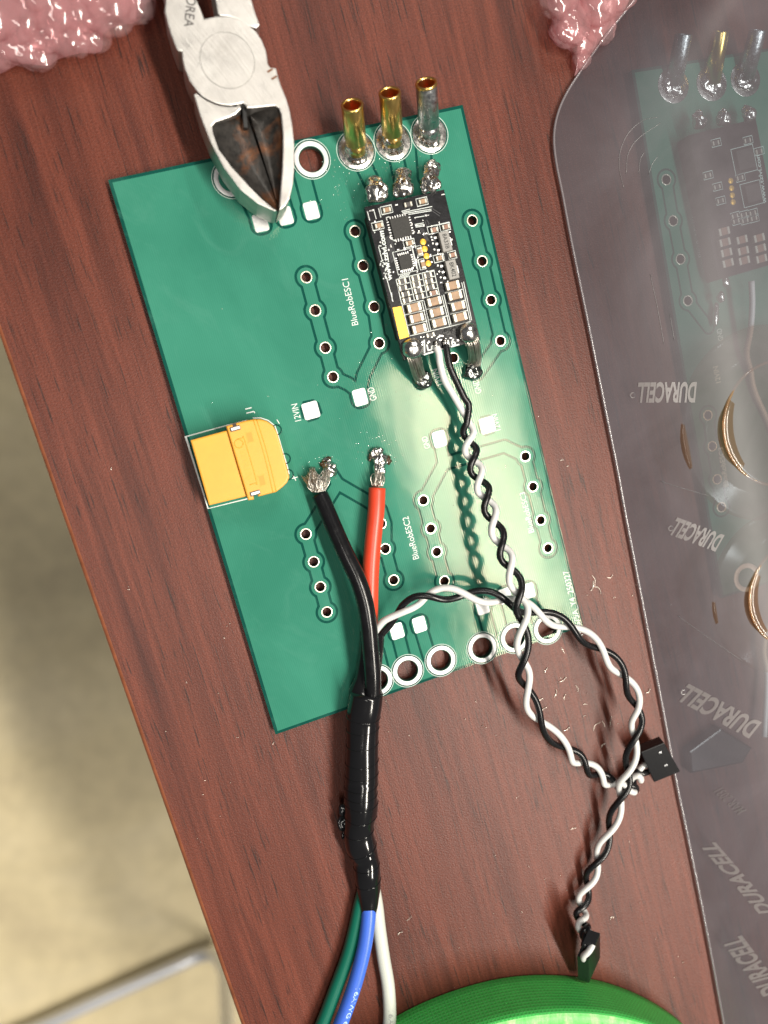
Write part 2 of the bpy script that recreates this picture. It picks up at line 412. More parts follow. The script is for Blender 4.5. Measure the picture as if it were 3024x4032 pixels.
def clear(name, base, alpha, rough=.3, tint=(1, 1, 1), gloss=.06, gr=.12, var=0.0, bstr=0.0, bscale=.3, vor=False, bdist=.0006, fres=.5, det=3):
    """thin plastic: partly see-through, partly scattering, with a surface gloss"""
    mt, nt, b = nodes(name); out = nt.nodes['Material Output']
    b.inputs['Base Color'].default_value = (*base, 1); b.inputs['Roughness'].default_value = rough; b.inputs['Specular IOR Level'].default_value = .2
    tr = nt.nodes.new('ShaderNodeBsdfTransparent'); tr.inputs[0].default_value = (*tint, 1)
    mx = nt.nodes.new('ShaderNodeMixShader'); mx.inputs[0].default_value = alpha
    nt.links.new(tr.outputs[0], mx.inputs[1]); nt.links.new(b.outputs[0], mx.inputs[2])
    gl = nt.nodes.new('ShaderNodeBsdfGlossy'); gl.inputs['Roughness'].default_value = gr
    lw = nt.nodes.new('ShaderNodeLayerWeight'); lw.inputs['Blend'].default_value = .35
    mm = nt.nodes.new('ShaderNodeMath'); mm.operation = 'MULTIPLY_ADD'; nt.links.new(lw.outputs['Fresnel'], mm.inputs[0]); mm.inputs[1].default_value = fres; mm.inputs[2].default_value = gloss
    m2 = nt.nodes.new('ShaderNodeMixShader'); nt.links.new(mm.outputs[0], m2.inputs[0]); nt.links.new(mx.outputs[0], m2.inputs[1]); nt.links.new(gl.outputs[0], m2.inputs[2])
    nt.links.new(m2.outputs[0], out.inputs['Surface'])
    if var:
        f = tex_noise(nt, mmcoord(nt, (.04, .03, .04)), 1, 4, .6, .5)
        nt.links.new(ramp(nt, f, [(.3, max(0, alpha - var)), (.7, min(1, alpha + var))]), mx.inputs[0])
    if bstr:
        vec = mmcoord(nt, (bscale,) * 3)
        if vor:
            vo = nt.nodes.new('ShaderNodeTexVoronoi'); vo.feature = 'DISTANCE_TO_EDGE'; nt.links.new(vec, vo.inputs['Vector']); h = vo.outputs['Distance']
        else: h = tex_noise(nt, vec, 1, det, .5, .4)
        n = bump(nt, b, h, bstr, bdist); nt.links.new(n.outputs[0], gl.inputs['Normal'])
    return mt
M['film'] = clear('smoky_clear_plastic', (.205, .182, .205), .33, .4, (.62, .67, .72), .010, .42, var=.09, bstr=.08, bscale=.05, fres=.14)
M['dome'] = clear('clear_blister', (.22, .13, .075), .13, .3, (.86, .72, .60), .008, .12, fres=.22)
M['dome_rim_gleam'] = clear('warm_rim_gleam', (.60, .36, .17), .22, .25, (1.0, .86, .68), .10, .14, fres=.3)  # golden gleam of reflected light painted into the rim's colour
M['rim'] = clear('plastic_edge', (.36, .32, .34), .38, .3, (.9, .9, .9), .08, .2)
M['film_ink'] = clear('white_ink_on_film', (.30, .275, .275), .50, .5, (1, 1, 1), .02, .3)
M['film_ink_glint'] = clear('faint_ink_and_glint', (.30, .28, .28), .18, .5, (1, 1, 1), .02, .3)  # faint print, and the painted glints along the folds
M['pink'] = clear('pink_bubble_film', (.85, .56, .58), .12, .3, (1.0, .88, .89), .035, .10, fres=.28)
M['pink_sheet'] = clear('pink_sheet_film', (.80, .42, .45), .24, .3, (1.0, .80, .82), .025, .16, bstr=.25, bscale=.06, bdist=.003, fres=.2, det=1.0)
M['lint'] = mat('bright_clipping', (.85, .78, .68), .3, .7)

# ------------------------------------------------------------------ setting: desk and floor
e0, e1 = np.array([-85.52, 43.04]), np.array([-35.59, -130.59]); ed = e1 - e0; ed /= np.linalg.norm(ed)
en = np.array([-ed[1], ed[0]])                     # into the desk
a0, a1 = e0 - ed * 420, e1 + ed * 420
poly = [a0, a1, a1 + en * 620, a0 + en * 620]
desk = prism('desk_top', poly, -28, 0, M['wood'], None, 0)
tag(desk, None, None, kind='structure')
Vb = []; Fb = []
for q in (a0, a1):
    for k in range(7):
        a = math.pi / 2 * k / 6
        Vb.append((*(q - en * (.02 + 1.1 * math.sin(a))), -1.25 + 1.22 * math.cos(a)))
    Vb.append((*(q - en * 1.12), -28))
Fb = [(k, k + 1, 8 + k + 1, 8 + k) for k in range(7)]
tag(mesh('desk_edge', Vb, Fb, M['edge'], desk, True), None, None)
fz = -735
tag(mesh('floor', [(-1600, -1600, fz), (1600, -1600, fz), (1600, 1600, fz), (-1600, 1600, fz)], [(0, 1, 2, 3)], M['floor'], None), None, None, kind='structure')

# chair leg far below, out of focus
zl = fz + 16
runner = [P(-260, 4210, zl), P(120, 4060, zl), P(350, 3955, zl), P(560, 3862, zl), P(700, 3800, zl), P(790, 3762, zl)]
up = P(790, 3762, zl)
leg = cr(runner + [up + np.array([16, 4, 10]), up + np.array([26, 6, 34]), up + np.array([30, 6, 90]), up + np.array([32, 6, 420])], 8)
ch = thing('chair', 'bent chrome tube chair leg out of focus above the beige floor', 'chair', (up[0], up[1], fz))
tube('leg', leg, 8.0, M['chrome'], ch, 20)

# ------------------------------------------------------------------ green circuit board
TL, TR, BR, BL = [np.array(p) for p in ((-61.69, 74.16), (19.16, 96.95), (53.76, -31.29), (-27.09, -54.09))]
ux = (TR - TL) / np.linalg.norm(TR - TL); vy = (TL - BL) / np.linalg.norm(TL - BL)
def inset(d): return [TL + ux * d - vy * d, TR - ux * d - vy * d, BR - ux * d + vy * d, BL + ux * d + vy * d]
B1 = thing('circuit_board', 'green circuit board with yellow socket, soldered black controller and three tubes', 'circuit board', (*((TL + BR) / 2), 0))
def pxy(u, v): return P(u, v, BT)[:2]
def circ(c, r, n=24): return [(c[0] + r * math.cos(2 * math.pi * k / n), c[1] + r * math.sin(2 * math.pi * k / n)) for k in range(n)]
def contours(caps, h=.2, band=None, drill=()):
    """boundary polylines of a union of capsules [(a, b, r)]"""
    A = np.array([c[0] for c in caps]); Bv = np.array([c[1] for c in caps]); rr = np.array([c[2] for c in caps])
    lo = np.minimum(A, Bv).min(0) - rr.max() - 1; hi = np.maximum(A, Bv).max(0) + rr.max() + 1
    nx, ny = int((hi[0] - lo[0]) / h) + 1, int((hi[1] - lo[1]) / h) + 1
    gx = lo[0] + np.arange(nx) * h; gy = lo[1] + np.arange(ny) * h
    X, Y = np.meshgrid(gx, gy, indexing='ij'); D = np.full(X.shape, 1e9)
    for a, b, r in zip(A, Bv, rr):
        ab = b - a; L = ab @ ab + 1e-12
        t = np.clip(((X - a[0]) * ab[0] + (Y - a[1]) * ab[1]) / L, 0, 1)
        D = np.minimum(D, np.hypot(X - a[0] - t * ab[0], Y - a[1] - t * ab[1]) - r)
    if band is not None:
        D = np.abs(D) - band
        for c, r in drill: D = np.minimum(D, np.hypot(X - c[0], Y - c[1]) - r)
    seg = {}
    def ept(i, j, k):
        if k == 0: a, b = (i, j), (i + 1, j)
        elif k == 1: a, b = (i + 1, j), (i + 1, j + 1)
        elif k == 2: a, b = (i, j + 1), (i + 1, j + 1)
        else: a, b = (i, j), (i, j + 1)
        return (a, b)
    T = {1: [(3, 0)], 2: [(0, 1)], 3: [(3, 1)], 4: [(1, 2)], 5: [(3, 2), (1, 0)], 6: [(0, 2)], 7: [(3, 2)], 8: [(2, 3)], 9: [(2, 0)], 10: [(0, 3), (2, 1)], 11: [(2, 1)], 12: [(1, 3)], 13: [(1, 0)], 14: [(0, 3)]}
    S = (D < 0).astype(int); code = S[:-1, :-1] + 2 * S[1:, :-1] + 4 * S[1:, 1:] + 8 * S[:-1, 1:]
    for i, j in zip(*np.nonzero((code > 0) & (code < 15))):
        for k1, k2 in T[int(code[i, j])]: seg[ept(i, j, k1)] = ept(i, j, k2)
    def pt(e):
        (i, j), (k, l) = e; d1, d2 = D[i, j], D[k, l]; t = d1 / (d1 - d2)
        return (gx[i] + (gx[k] - gx[i]) * t, gy[j] + (gy[l] - gy[j]) * t)
    out = []
    while seg:
        s0, nx_ = seg.popitem(); loop = [s0]
        while nx_ in seg:
            loop.append(nx_); nx_ = seg.pop(nx_)
        if len(loop) > 8: out.append([pt(e) for e in loop][::2])
    return out
def curve_mesh(name, splines, z0, z1, mt, parent, bev=0.0):
    cu = bpy.data.curves.new('c', 'CURVE'); cu.dimensions = '2D'; cu.fill_mode = 'BOTH'
    cu.extrude = (z1 - z0) / 2 - bev; cu.bevel_depth = bev; cu.bevel_resolution = 0
    for s in splines:
        sp = cu.splines.new('POLY'); sp.points.add(len(s) - 1); sp.use_cyclic_u = True
        for k, p in enumerate(s): sp.points[k].co = (p[0], p[1], 0, 1)
    o = bpy.data.objects.new('c', cu); COL.objects.link(o)
    m2 = bpy.data.meshes.new_from_object(o.evaluated_get(bpy.context.evaluated_depsgraph_get()))
    V = [(v.co[0], v.co[1], v.co[2] + (z0 + z1) / 2) for v in m2.vertices]; F = [list(p.vertices) for p in m2.polygons]
    bpy.data.objects.remove(o); bpy.data.curves.remove(cu); bpy.data.meshes.remove(m2)
    return mesh(name, V, F, mt, parent)
big = [(912, 703), (1069, 664), (1226, 627), (1486, 2679), (1605, 2641), (1736, 2600), (1899, 2551), (2027, 2511), (2156, 2476)]
tubepads = [(1402, 593), (1547, 557), (1691, 528)]
chains = dict(
    a=[(1206, 1091), (1241, 1222), (1281, 1369), (1311, 1484)], b=[(1398, 910), (1430, 1046), (1473, 1208), (1493, 1351)],
    c=[(1860, 868), (1899, 1028), (1934, 1181), (1971, 1342)], d=[(1204, 2103), (1235, 2212), (1261, 2311), (1287, 2410)],
    e=[(1500, 2062), (1517, 2161), (1550, 2284)], f=[(1667, 1970), (1696, 2081), (1720, 2173), (1750, 2288)],
    g=[(2069, 1797), (2099, 1916), (2130, 2048), (2158, 2158)], h=[(1786, 1409)])
holes = [p for c in chains.values() for p in c]
pads = [(1026, 877), (1123, 850), (1226, 829), (1563, 2485), (1652, 2459), (1900, 2389), (1989, 2346), (2081, 2327), (1418, 1564), (1730, 1729)]
thermal = [(1224, 1616), (1919, 1674)]
px = lambda n: n * .0655
def grp(paths, circles, w):
    c = []
    for pth in paths:
        for a, b in zip(pth[:-1], pth[1:]): c.append((pxy(*a), pxy(*b), px(w)))
    for p in circles: c.append((pxy(*p), pxy(*p) + 1e-4, px(38)))
    return c
def pad_cap(p, r=30):
    c = pxy(*p); return [(c - ux * .35 - vy * .55, c + ux * .35 - vy * .55, px(r)), (c - ux * .35 + vy * .55, c + ux * .35 + vy * .55, px(r))]
groups = [
    grp([chains['a'] + [(1372, 1512), (1414, 1545)], chains['b'] + [(1430, 1478), (1418, 1540)]], chains['a'] + chains['b'], 25) + pad_cap((1418, 1564)),
    grp([chains['c'] + [(1880, 1470), (1850, 1462)]], chains['c'], 25),
    grp([chains['d'], [(1204, 2103), (1232, 2060), (1330, 1905), (1446, 1972), (1500, 2010), (1517, 2062)] + chains['e'][1:], [(1330, 1905), (1300, 1860)]], chains['d'] + chains['e'], 24),
    grp([chains['f'], [(1667, 1970), (1746, 1826), (1986, 1757), (2069, 1797)] + chains['g'][1:], [(1746, 1826), (1732, 1735)]], chains['f'] + chains['g'], 25) + pad_cap((1730, 1729)),
    grp([[(1026, 872), (975, 760)]], [], 32) + pad_cap((1026, 877)),
    grp([[(1123, 846), (1080, 700)]], [], 32) + pad_cap((1123, 850)),
    grp([[(1226, 825), (1190, 690)]], [], 30) + pad_cap((1226, 829)),
    grp([[(1563, 2485), (1595, 2610)]], [], 26) + pad_cap((1563, 2485)),
    grp([[(1652, 2459), (1690, 2585), (1736, 2600)]], [], 26) + pad_cap((1652, 2459)),
    grp([[(1900, 2389), (1930, 2500), (1899, 2551)]], [], 26) + pad_cap((1900, 2389)),
    grp([[(1989, 2346), (2022, 2480)]], [], 24) + pad_cap((1989, 2346)),
    grp([[(2081, 2327), (2115, 2440), (2150, 2470)]], [], 24) + pad_cap((2081, 2327)),
    grp([[(1402, 593), (1485, 760)]], [], 30), grp([[(1547, 557), (1582, 720)]], [], 27), grp([[(1691, 528), (1665, 560), (1675, 700)]], [], 28),
    grp([[(1450, 2560), (1500, 2560), (1520, 2640), (1486, 2679)]], [], 12)]
GW = px(10)
sp_board = [inset(0)] + [circ(pxy(*p), px(43) if i < 3 else px(40), 32) for i, p in enumerate(big)] + [circ(pxy(*p), px(17), 18) for p in holes]
curve_mesh('board', sp_board, BT - 1.6, BT - .10, M['fr4'], B1)
# copper pour under solder mask, with the clearances cut right through it
hole_d = [(pxy(*p), px(44) if i < 3 else px(41)) for i, p in enumerate(big)] + [(pxy(*p), px(18.5)) for p in holes]
sp = [inset(.75)] + contours([c for g in groups for c in g], .17, GW / 2, hole_d)
curve_mesh('copper_layer', sp, BT - .11, BT, M['mask'], B1, .045)
rim_m = mat('plated_rim', (.72, .68, .56), .3, .8)
for i, p in enumerate(big):
    r0, r1 = (px(45), px(61)) if i < 3 else (px(42), px(58))
    ring('pad_ring', pxy(*p), r0, r1, BT + .04, M['white_pad'], B1)
    ring('pad_gap', pxy(*p), r1 + .05, r1 + .30, BT + .015, M['fr4'], B1, rise=.02)
    ring('pad_edge', pxy(*p), r1 + .32, r1 + .48, BT + .02, M['silk_faint'], B1, rise=.02)
for p in holes:
    ring('hole_rim', pxy(*p), px(17.2), px(21.5), BT + .015, rim_m, B1, 20, .02)
def rect_at(c, w_, h_, u=ux, v=vy, rr=.5, n=4):
    out = []
    for sx, sy, a0_ in ((1, 1, 0), (-1, 1, 90), (-1, -1, 180), (1, -1, 270)):
        for k in range(n):
            a = R(a0_ + (90 * k / (n - 1) if n > 1 else 45))
            out.append(c + u * (sx * (w_ / 2 - rr) + rr * math.cos(a)) + v * (sy * (h_ / 2 - rr) + rr * math.sin(a)))
    return out
for i, p in enumerate(pads):
    prism('solder_pad', rect_at(pxy(*p), px(50), px(60)), BT - .02, BT + .06, M['white_pad'], B1, .03)
for p in thermal:
    c = pxy(*p); prism('solder_pad', rect_at(c, px(58), px(60)), BT - .02, BT + .06, M['white_pad'], B1, .03)
    for k in range(4):
        d = [ux, vy, -ux, -vy][k]; t = [vy, ux, vy, ux][k]
        o = c + d * px(33)
        lines('pad_clearance', [[o - t * px(22) - d * .3, o - t * px(19), o + t * px(19), o + t * px(22) - d * .3]], px(8), BT + .012, M['fr4'], B1)
for c in tubepads:
    ring('pad_ring', pxy(*c), .1, px(64), BT + .05, M['solder'], B1)
    ring('pad_gap', pxy(*c), px(65), px(68), BT + .015, M['fr4'], B1, rise=.02)
    ring('pad_edge', pxy(*c), px(68.5), px(71), BT + .02, M['silk_faint'], B1, rise=.02)
def leg_(s, A, B, cap=1.5, mt='silk', bold=0.0): text('legend', s, P(*A, BT), P(*B, BT), cap, M[mt], B1, bold, .03)
leg_('BlueRobESC1', (1411, 1278), (1370, 1096), 1.55)
leg_('BlueRobESC2', (1650, 2198), (1607, 2032), 1.55)
leg_('BlueRobESC3', (2103, 2094), (2066, 1936), 1.5)
leg_('12VIN', (1186, 1655), (1170, 1588), 1.5); leg_('GND', (1484, 1573), (1470, 1523), 1.6)
leg_('12VIN', (1742, 1512), (1722, 1450), 1.5); leg_('GND', (1896, 1546), (1882, 1492), 1.5, 'silk_faint')
leg_('12VIN', (1972, 1692), (1956, 1628), 1.4, 'silk_faint'); leg_('GND', (1694, 1762), (1680, 1716), 1.4, 'silk_faint')
leg_('J1', (997, 1629), (990, 1603), 1.5); leg_('143675A_Y4_250327', (2296, 2500), (2238, 2245), 1.6)
lines('legend', [[P(1090, 1652, BT), P(1100, 1668, BT)]], .2, BT + .03, M['silk'], B1)
lines('legend', [[P(1153, 1870, BT), P(1165, 1892, BT)], [P(1150, 1884, BT), P(1172, 1878, BT)]], .2, BT + .03, M['silk'], B1)
lines('legend', [[qc(770, 322, BT), qc(610, 362, BT), qc(272, 455, BT), qc(455, 1042, BT), qc(775, 962, BT)]], .26, BT + .03, M['silk'], B1)
lines('legend', [[qc(820, 303, BT), qc(885, 302, BT), qc(945, 322, BT), qc(1000, 365, BT), qc(1020, 420, BT), qc(1060, 560, BT), qc(1100, 690, BT), qc(1118, 760, BT)]], .22, BT + .03, M['silk'], B1)
for x, y in ((1022, 400), (1095, 635), (1120, 765)):
    c = qc(x - 10, y, BT); ring('pad_gap', c, 1.0, 1.35, BT + .01, M['fr4'], B1, rise=.02)

# yellow power socket ---------------------------------------------------------------
ZC = BT + 8.2
fr = [qc(310, 484, ZC), qc(612, 402, ZC), qc(772, 944, ZC), qc(462, 1020, ZC)]
front = prism('power_socket', [p[:2] for p in fr], BT + .05, ZC - 1.0, M['yellow'], B1, .35)
front['label'] = 'yellow plastic power socket at the board edge'
rr = [(603, 368), (690, 342), (760, 324), (830, 312), (885, 312), (935, 326), (985, 362), (1020, 425), (1060, 560), (1095, 690), (1120, 785), (1100, 830), (1062, 868), (1010, 908), (940, 925), (866, 945), (862, 928), (826, 940), (830, 968), (783, 976)]
rear = prism('rear_shell', [qc(x, y, ZC)[:2] for x, y in rr], BT + .05, ZC, M['yellow'], front, .45, seg=3)
for pts in ([(852, 318), (905, 480), (960, 680), (1012, 905)], [(824, 318), (880, 490), (935, 690), (985, 912)]):
    tube('seam', cr([qc(x, y, ZC + .02) for x, y in pts], 3), .10, M['yellow_line'], front, 6)
for (x, y) in ((795, 460), (895, 812)):
    c = qc(x, y, ZC)[:2]
    lines('slot_frame', [rect_at(c, px(23), px(37), rr=.1, n=2)], .22, ZC + .03, M['yellow_line'], front, True)
    flatpoly('slot', rect_at(c, px(19), px(33), rr=.1, n=2), ZC + .02, mat('slot_floor', (.58, .25, .012), .5), front)
for k, (x, y) in enumerate(((675, 388), (838, 916))):
    c = qc(x, y, ZC)
    prism('contact_slot', rect_at(c[:2], px(36), px(16), rr=.1, n=2), ZC - .02, ZC + .03, M['slot'], front)
    hexa('contact', [(*p, ZC + .12) for p in rect_at(c[:2] + ux * .1, px(30), px(9), rr=.05, n=1)], [(*p, ZC) for p in rect_at(c[:2] + ux * .1, px(30), px(9), rr=.05, n=1)], M['lead'], front, .04)
c = qc(672, 362, ZC); prism('contact_slot', rect_at(c[:2], px(13), px(15), rr=.05, n=2), ZC - .02, ZC + .04, M['slot'], front)
logo = [qc(692, 478, ZC)[:2], qc(735, 466, ZC)[:2], qc(752, 480, ZC)[:2], qc(850, 818, ZC)[:2], qc(838, 834, ZC)[:2], qc(795, 848, ZC)[:2]]
tube('logo_frame', [(*p, ZC + .02) for p in cr([logo[0], logo[1], logo[2], logo[3], logo[4], logo[5]], 3)], .10, M['yellow_line'], front, 6)
tube('logo_frame', [(*p, ZC + .02) for p in circ(qc(706, 512, ZC)[:2], .95, 18)] + [(*circ(qc(706, 512, ZC)[:2], .95, 18)[0], ZC + .02)], .10, M['yellow_line'], front, 6)
text('logo', 'Amass', qc(826, 828, ZC), qc(760, 562, ZC), 1.9, M['yellow_line'], front, .015, .05)

# bullet tubes -----------------------------------------------------------------------
for k, (b0, t0, ln) in enumerate((((1405, 596), (1386, 411), 1), ((1548, 560), (1534, 363), 1), ((1692, 527), (1678, 325), 1))):
    zt = 12.6
    bb, tt = P(*b0, BT + 1.0), P(*t0, zt); ax = tt - bb; L = np.linalg.norm(ax)
    tm = M['dull_tin'] if k == 2 else M['gold']
    r = 2.42
    tb = lathe('bullet_tube', bb, [(0.2, -.4), (r * .86, -.3), (r * .86, 1.6), (r * .80, 1.8), (r * .80, 2.1), (r, 2.3), (r, L - .25), (r * .97, L), (r * .84, L), (r * .80, L - .3)], tm, B1, 40, ax)
    tb['label'] = ['gold tube nearest the pliers', 'middle gold tube', 'dull grey tinned tube'][k]
    lathe('bore', bb, [(r * .80, L - .3), (r * .79, L - 3), (r * .78, 3.0), (.05, 2.8)], M['gold_in'], tb, 40, ax)
    lathe('rim', bb, [(r * 1.01, L - .55), (r * 1.03, L - .3), (r * 1.0, L + .02), (r * .82, L + .02), (r * .80, L - .25)], M['gold'], tb, 40, ax)
    pc = P(*tubepads[k], BT)
    blob('solder_fillet', [((bb[0], bb[1], BT + .5), (2.9, 2.9, .75)), ((bb[0], bb[1] + .2, BT + 1.0), (2.35, 2.35, 1.2)), ((pc[0] + .4, pc[1] - 1.6, BT + .3), (2.3, 1.7, .65)), (bb + ax * .12, (2.4, 2.4, 1.2))], M['solder'], tb, .28, .28, .7, 6, seed=k * 9.1)
    blob('flux_residue', [((bb[0] + random.uniform(-1, 1) , bb[1] - 1.9 + random.uniform(-.4, .4), BT + .85), (1.2, .55, .35)), ((bb[0] - 1.6, bb[1] - 1.0, BT + .8), (.5, .8, .35))], M['flux'], tb, .2, .3, 1.4, 2, seed=k * 3.3)

# black motor controller ----------------------------------------------------------------
esc_px = [(280, 240), (930, 95), (1212, 1330), (590, 1490)]
ec = [q4(x, y, ET) for x, y in esc_px]
eu = (ec[1] - ec[0])[:2]; EW = np.linalg.norm(eu); eu /= EW
ev = np.array([-eu[1], eu[0]]); EH = np.linalg.norm((ec[3] - ec[0])[:2])
ec = [ec[0][:2], ec[0][:2] + eu * EW, ec[0][:2] + eu * EW - ev * EH, ec[0][:2] - ev * EH]
E1 = hexa('motor_controller', [(*p, ET) for p in ec], [(*p, ET - 1.2) for p in ec], M['black_board'], B1, .08)
E1['label'] = 'small black controller board crowded with chips and tan capacitors'
hexa('lower_block', [(*p, ET - 1.25) for p in (ec[0] + eu * .5 - ev * 1.5, ec[1] - eu * .5 - ev * 1.5, ec[2] - eu * .5 + ev * 5, ec[3] + eu * .5 + ev * 5)], [(*p, BT + .4) for p in (ec[0] + eu * .5 - ev * 1.5, ec[1] - eu * .5 - ev * 1.5, ec[2] - eu * .5 + ev * 5, ec[3] + eu * .5 + ev * 5)], M['chip'], E1, .1)
for x, y in ((.05, .5), (.95, .5), (.05, .93), (.95, .93)):
    pass
def boxat(name, c, w_, h_, z0, z1, mt, parent, bev=.08, u=eu, v=ev):
    pts = [np.array(c[:2]) + u * sx * w_ / 2 + v * sy * h_ / 2 for sx, sy in ((-1, 1), (1, 1), (1, -1), (-1, -1))]
    return hexa(name, [(*p, z1) for p in pts], [(*p, z0) for p in pts], mt, parent, bev, 1)
def capacitor(c, w_, h_, z, parent, body='cap_body', hgt=1.25, endw=.24, vert=False, u=None, v=None, name='capacitor'):
    u_, v_ = (eu, ev) if u is None else (u, v)
    if vert: u_, v_ = v_, -u_
    b = boxat(name, c, w_ * (1 - 2 * endw) + .02, h_ * .97, z, z + hgt * .985, M[body], parent, .05, u_, v_)
    for s in (-1, 1):
        boxat('end_cap', np.array(c[:2]) + u_ * s * w_ * (.5 - endw / 2), w_ * endw, h_, z, z + hgt, M['cap_end'], parent, .10, u_, v_)
    return b
for x, y in ((605, 365), (637, 502), (672, 642), (868, 285), (897, 427), (930, 562), (1107, 76), (1140, 208), (1178, 345), (1205, 490)):
    c = q6(x, y, ET + 1.25); capacitor(c, 3.35, 1.85, ET, E1, hgt=1.25)
for x, y in ((612, 1352), (785, 1310), (948, 1272), (800, 1388), (962, 1352), (655, 1518), (820, 1475), (980, 1430), (672, 1600), (842, 1552), (620, 1440)):
    c = q5(x, y, ET + .4); capacitor(c, 2.0, 1.25, ET, E1, 'res_body', .4, .28, name='resistor')
for x, y, vert, bd, w_ in ((412, 415, 0, 'cap_body', 1.9), (880, 305, 0, 'cap_body', 1.9), (308, 620, 0, 'cap_body', 1.9), (710, 850, 0, 'cap_body', 1.9), (1030, 678, 0, 'cap_dark', 1.8), (1182, 638, 0, 'cap_dark', 1.8), (1102, 1046, 0, 'cap_body', 1.8), (1272, 1005, 0, 'cap_dark', 1.8), (885, 1128, 1, 'cap_body', 1.9), (838, 958, 1, 'cap_body', 1.7), (1022, 1502, 0, 'cap_dark', 2.0), (690, 345, 0, 'res_body', 1.9)):
    c = q5(x, y, ET + .6); capacitor(c, w_, 1.05, ET, E1, bd, .6, .26, bool(vert))
capacitor(q6(815, 725, ET + .4), 2.0, 1.0, ET, E1, 'res_body', .4, .26)
def chipat(pts, hgt, npin):
    p = [q5(x, y, ET + hgt) for x, y in pts]; c = sum(p) / 4; w_ = np.linalg.norm((p[1] - p[0] + p[2] - p[3])[:2]) / 2; h_ = np.linalg.norm((p[3] - p[0] + p[2] - p[1])[:2]) / 2
    ch_ = boxat('chip', c, w_, h_, ET, ET + hgt, M['chip'], E1, .06)
    for side in range(4):
        d = [eu, ev, -eu, -ev][side]; t = [ev, eu, ev, eu][side]; ext = (w_ if side % 2 == 0 else h_) / 2; span = h_ if side % 2 == 0 else w_
        for k in range(npin):
            o = c[:2] + d * (ext + .32) + t * span * ((k + .5) / npin - .5) * .94
            boxat('pin', o, .62, .22, ET, ET + .12, M['lead'], ch_, 0, d, np.array([-d[1], d[0]]))
    return ch_
chipat([(445, 540), (690, 485), (745, 750), (505, 790)], .8, 7)
chipat([(550, 1020), (715, 985), (760, 1165), (600, 1200)], .8, 6)
for s, pts in (('8A33B', [(1090, 708), (1215, 692), (1268, 942), (1143, 972)]), ('8K402', [(1170, 1088), (1303, 1062), (1360, 1302), (1230, 1335)])):
    z = ET + 1.5
    p = [q5(x, y, z) for x, y in pts]; c = sum(p) / 4; w_ = np.linalg.norm((p[1] - p[0] + p[2] - p[3])[:2]) / 2; h_ = np.linalg.norm((p[3] - p[0] + p[2] - p[1])[:2]) / 2
    o = boxat('inductor', c, w_, h_, ET, z, M['inductor'], E1, .08)
    A = np.array([*(c[:2] - eu * .42 + ev * h_ * .38), z]); Bq = np.array([*(c[:2] - eu * .42 - ev * h_ * .38), z])
    text('marking', s, A, Bq, w_ * .42, M['ink'], o, .01, .02)
    boxat('lead', c[:2] + eu * (w_ / 2 + .3) - ev * .1, .55, h_ * .45, ET, ET + .5, M['lead'], o, .1)
    for dy in (-.34, -.02, .30):
        boxat('lead', c[:2] - eu * (w_ / 2 + .65) - ev * h_ * dy, .75, .55, ET, ET + .25, M['lead'], o, .08)
        boxat('lead', c[:2] - eu * (w_ / 2 + 1.5) - ev * h_ * (dy - .08), .45, .45, ET, ET + .15, M['lead'], o, .08)
for x, y in ((882, 838), (902, 930), (925, 1022), (950, 1118)):
    c = q5(x, y, ET); lathe('gold_dot', (c[0], c[1], ET), [(0, .10), (.62, .10), (.72, .05), (.72, -.02)], M['goldpad'], E1, 20)
gp = [q6(x, y, ET)[:2] for x, y in ((315, 370), (430, 350), (535, 750), (410, 785))]
prism('gold_pad', gp, ET - .02, ET + .12, M['goldpad'], E1, .05)
def e5(*pts): return [q5(x, y, ET) for x, y in pts]
def fr5(x, y, w_=2.7, h_=1.7): return rect_at(q5(x, y, ET)[:2], w_, h_, eu, ev, .05, 1) 
zs = ET + .03
lines('silkscreen', [fr5(405, 418), fr5(868, 312), fr5(290, 628), fr5(700, 856), fr5(1010, 678, 2.5), fr5(1168, 642, 2.5), fr5(1088, 1050, 2.6), fr5(1262, 1010, 2.0), fr5(650, 1092, 4.9, 5.2), fr5(868, 1130, 1.4, 2.4), fr5(832, 955, 1.3, 2.3)], .13, zs, M['silk'], E1, True)
grid = []
for x0, y0 in ((530, 1330), (700, 1290), (868, 1250), (1025, 1215)):
    grid.append(e5((x0, y0), (x0 + 72, y0 + 320)))
for k in range(5):
    for j in range(3): 
        x0, y0 = 530 + 168 * j + 17 * k, 1330 - 42 * j + 78 * k
        grid.append(e5((x0, y0), (x0 + 160, y0 - 40)))
grid += [[q6(x, y, ET) for x, y in l] for l in ([(440, 330), (535, 720)], [(700, 290), (790, 680)], [(730, 280), (815, 665)], [(960, 210), (1060, 605)], [(985, 200), (1080, 595)], [(1220, 40), (1330, 540)], [(1245, 30), (1350, 535)],
    [(540, 740), (1340, 550)], [(440, 335), (720, 275)], [(480, 465), (740, 405)], [(520, 600), (770, 545)], [(760, 395), (1000, 345)], [(800, 530), (1040, 475)], [(1000, 180), (1230, 130)], [(1040, 320), (1270, 270)], [(1070, 455), (1300, 405)])]
grid += [e5(*l) for l in ([(600, 440), (710, 410)], [(610, 455), (1000, 375)], [(620, 470), (990, 410)], [(690, 480), (990, 430)], [(780, 520), (900, 500)], [(775, 610), (890, 590)], [(780, 630), (900, 610)], [(785, 645), (890, 630)], [(930, 645), (1230, 585)], [(460, 800), (540, 830)],
    [(155, 440), (185, 560)], [(235, 410), (270, 540)], [(300, 400), (330, 520)], [(400, 520), (440, 510)], [(400, 520), (412, 560)], [(400, 1290), (490, 1620)], [(385, 1200), (440, 1120)], [(470, 1500), (480, 1610)], [(300, 900), (350, 1090)], [(740, 930), (800, 1190)], [(940, 1240), (1030, 1215)])]
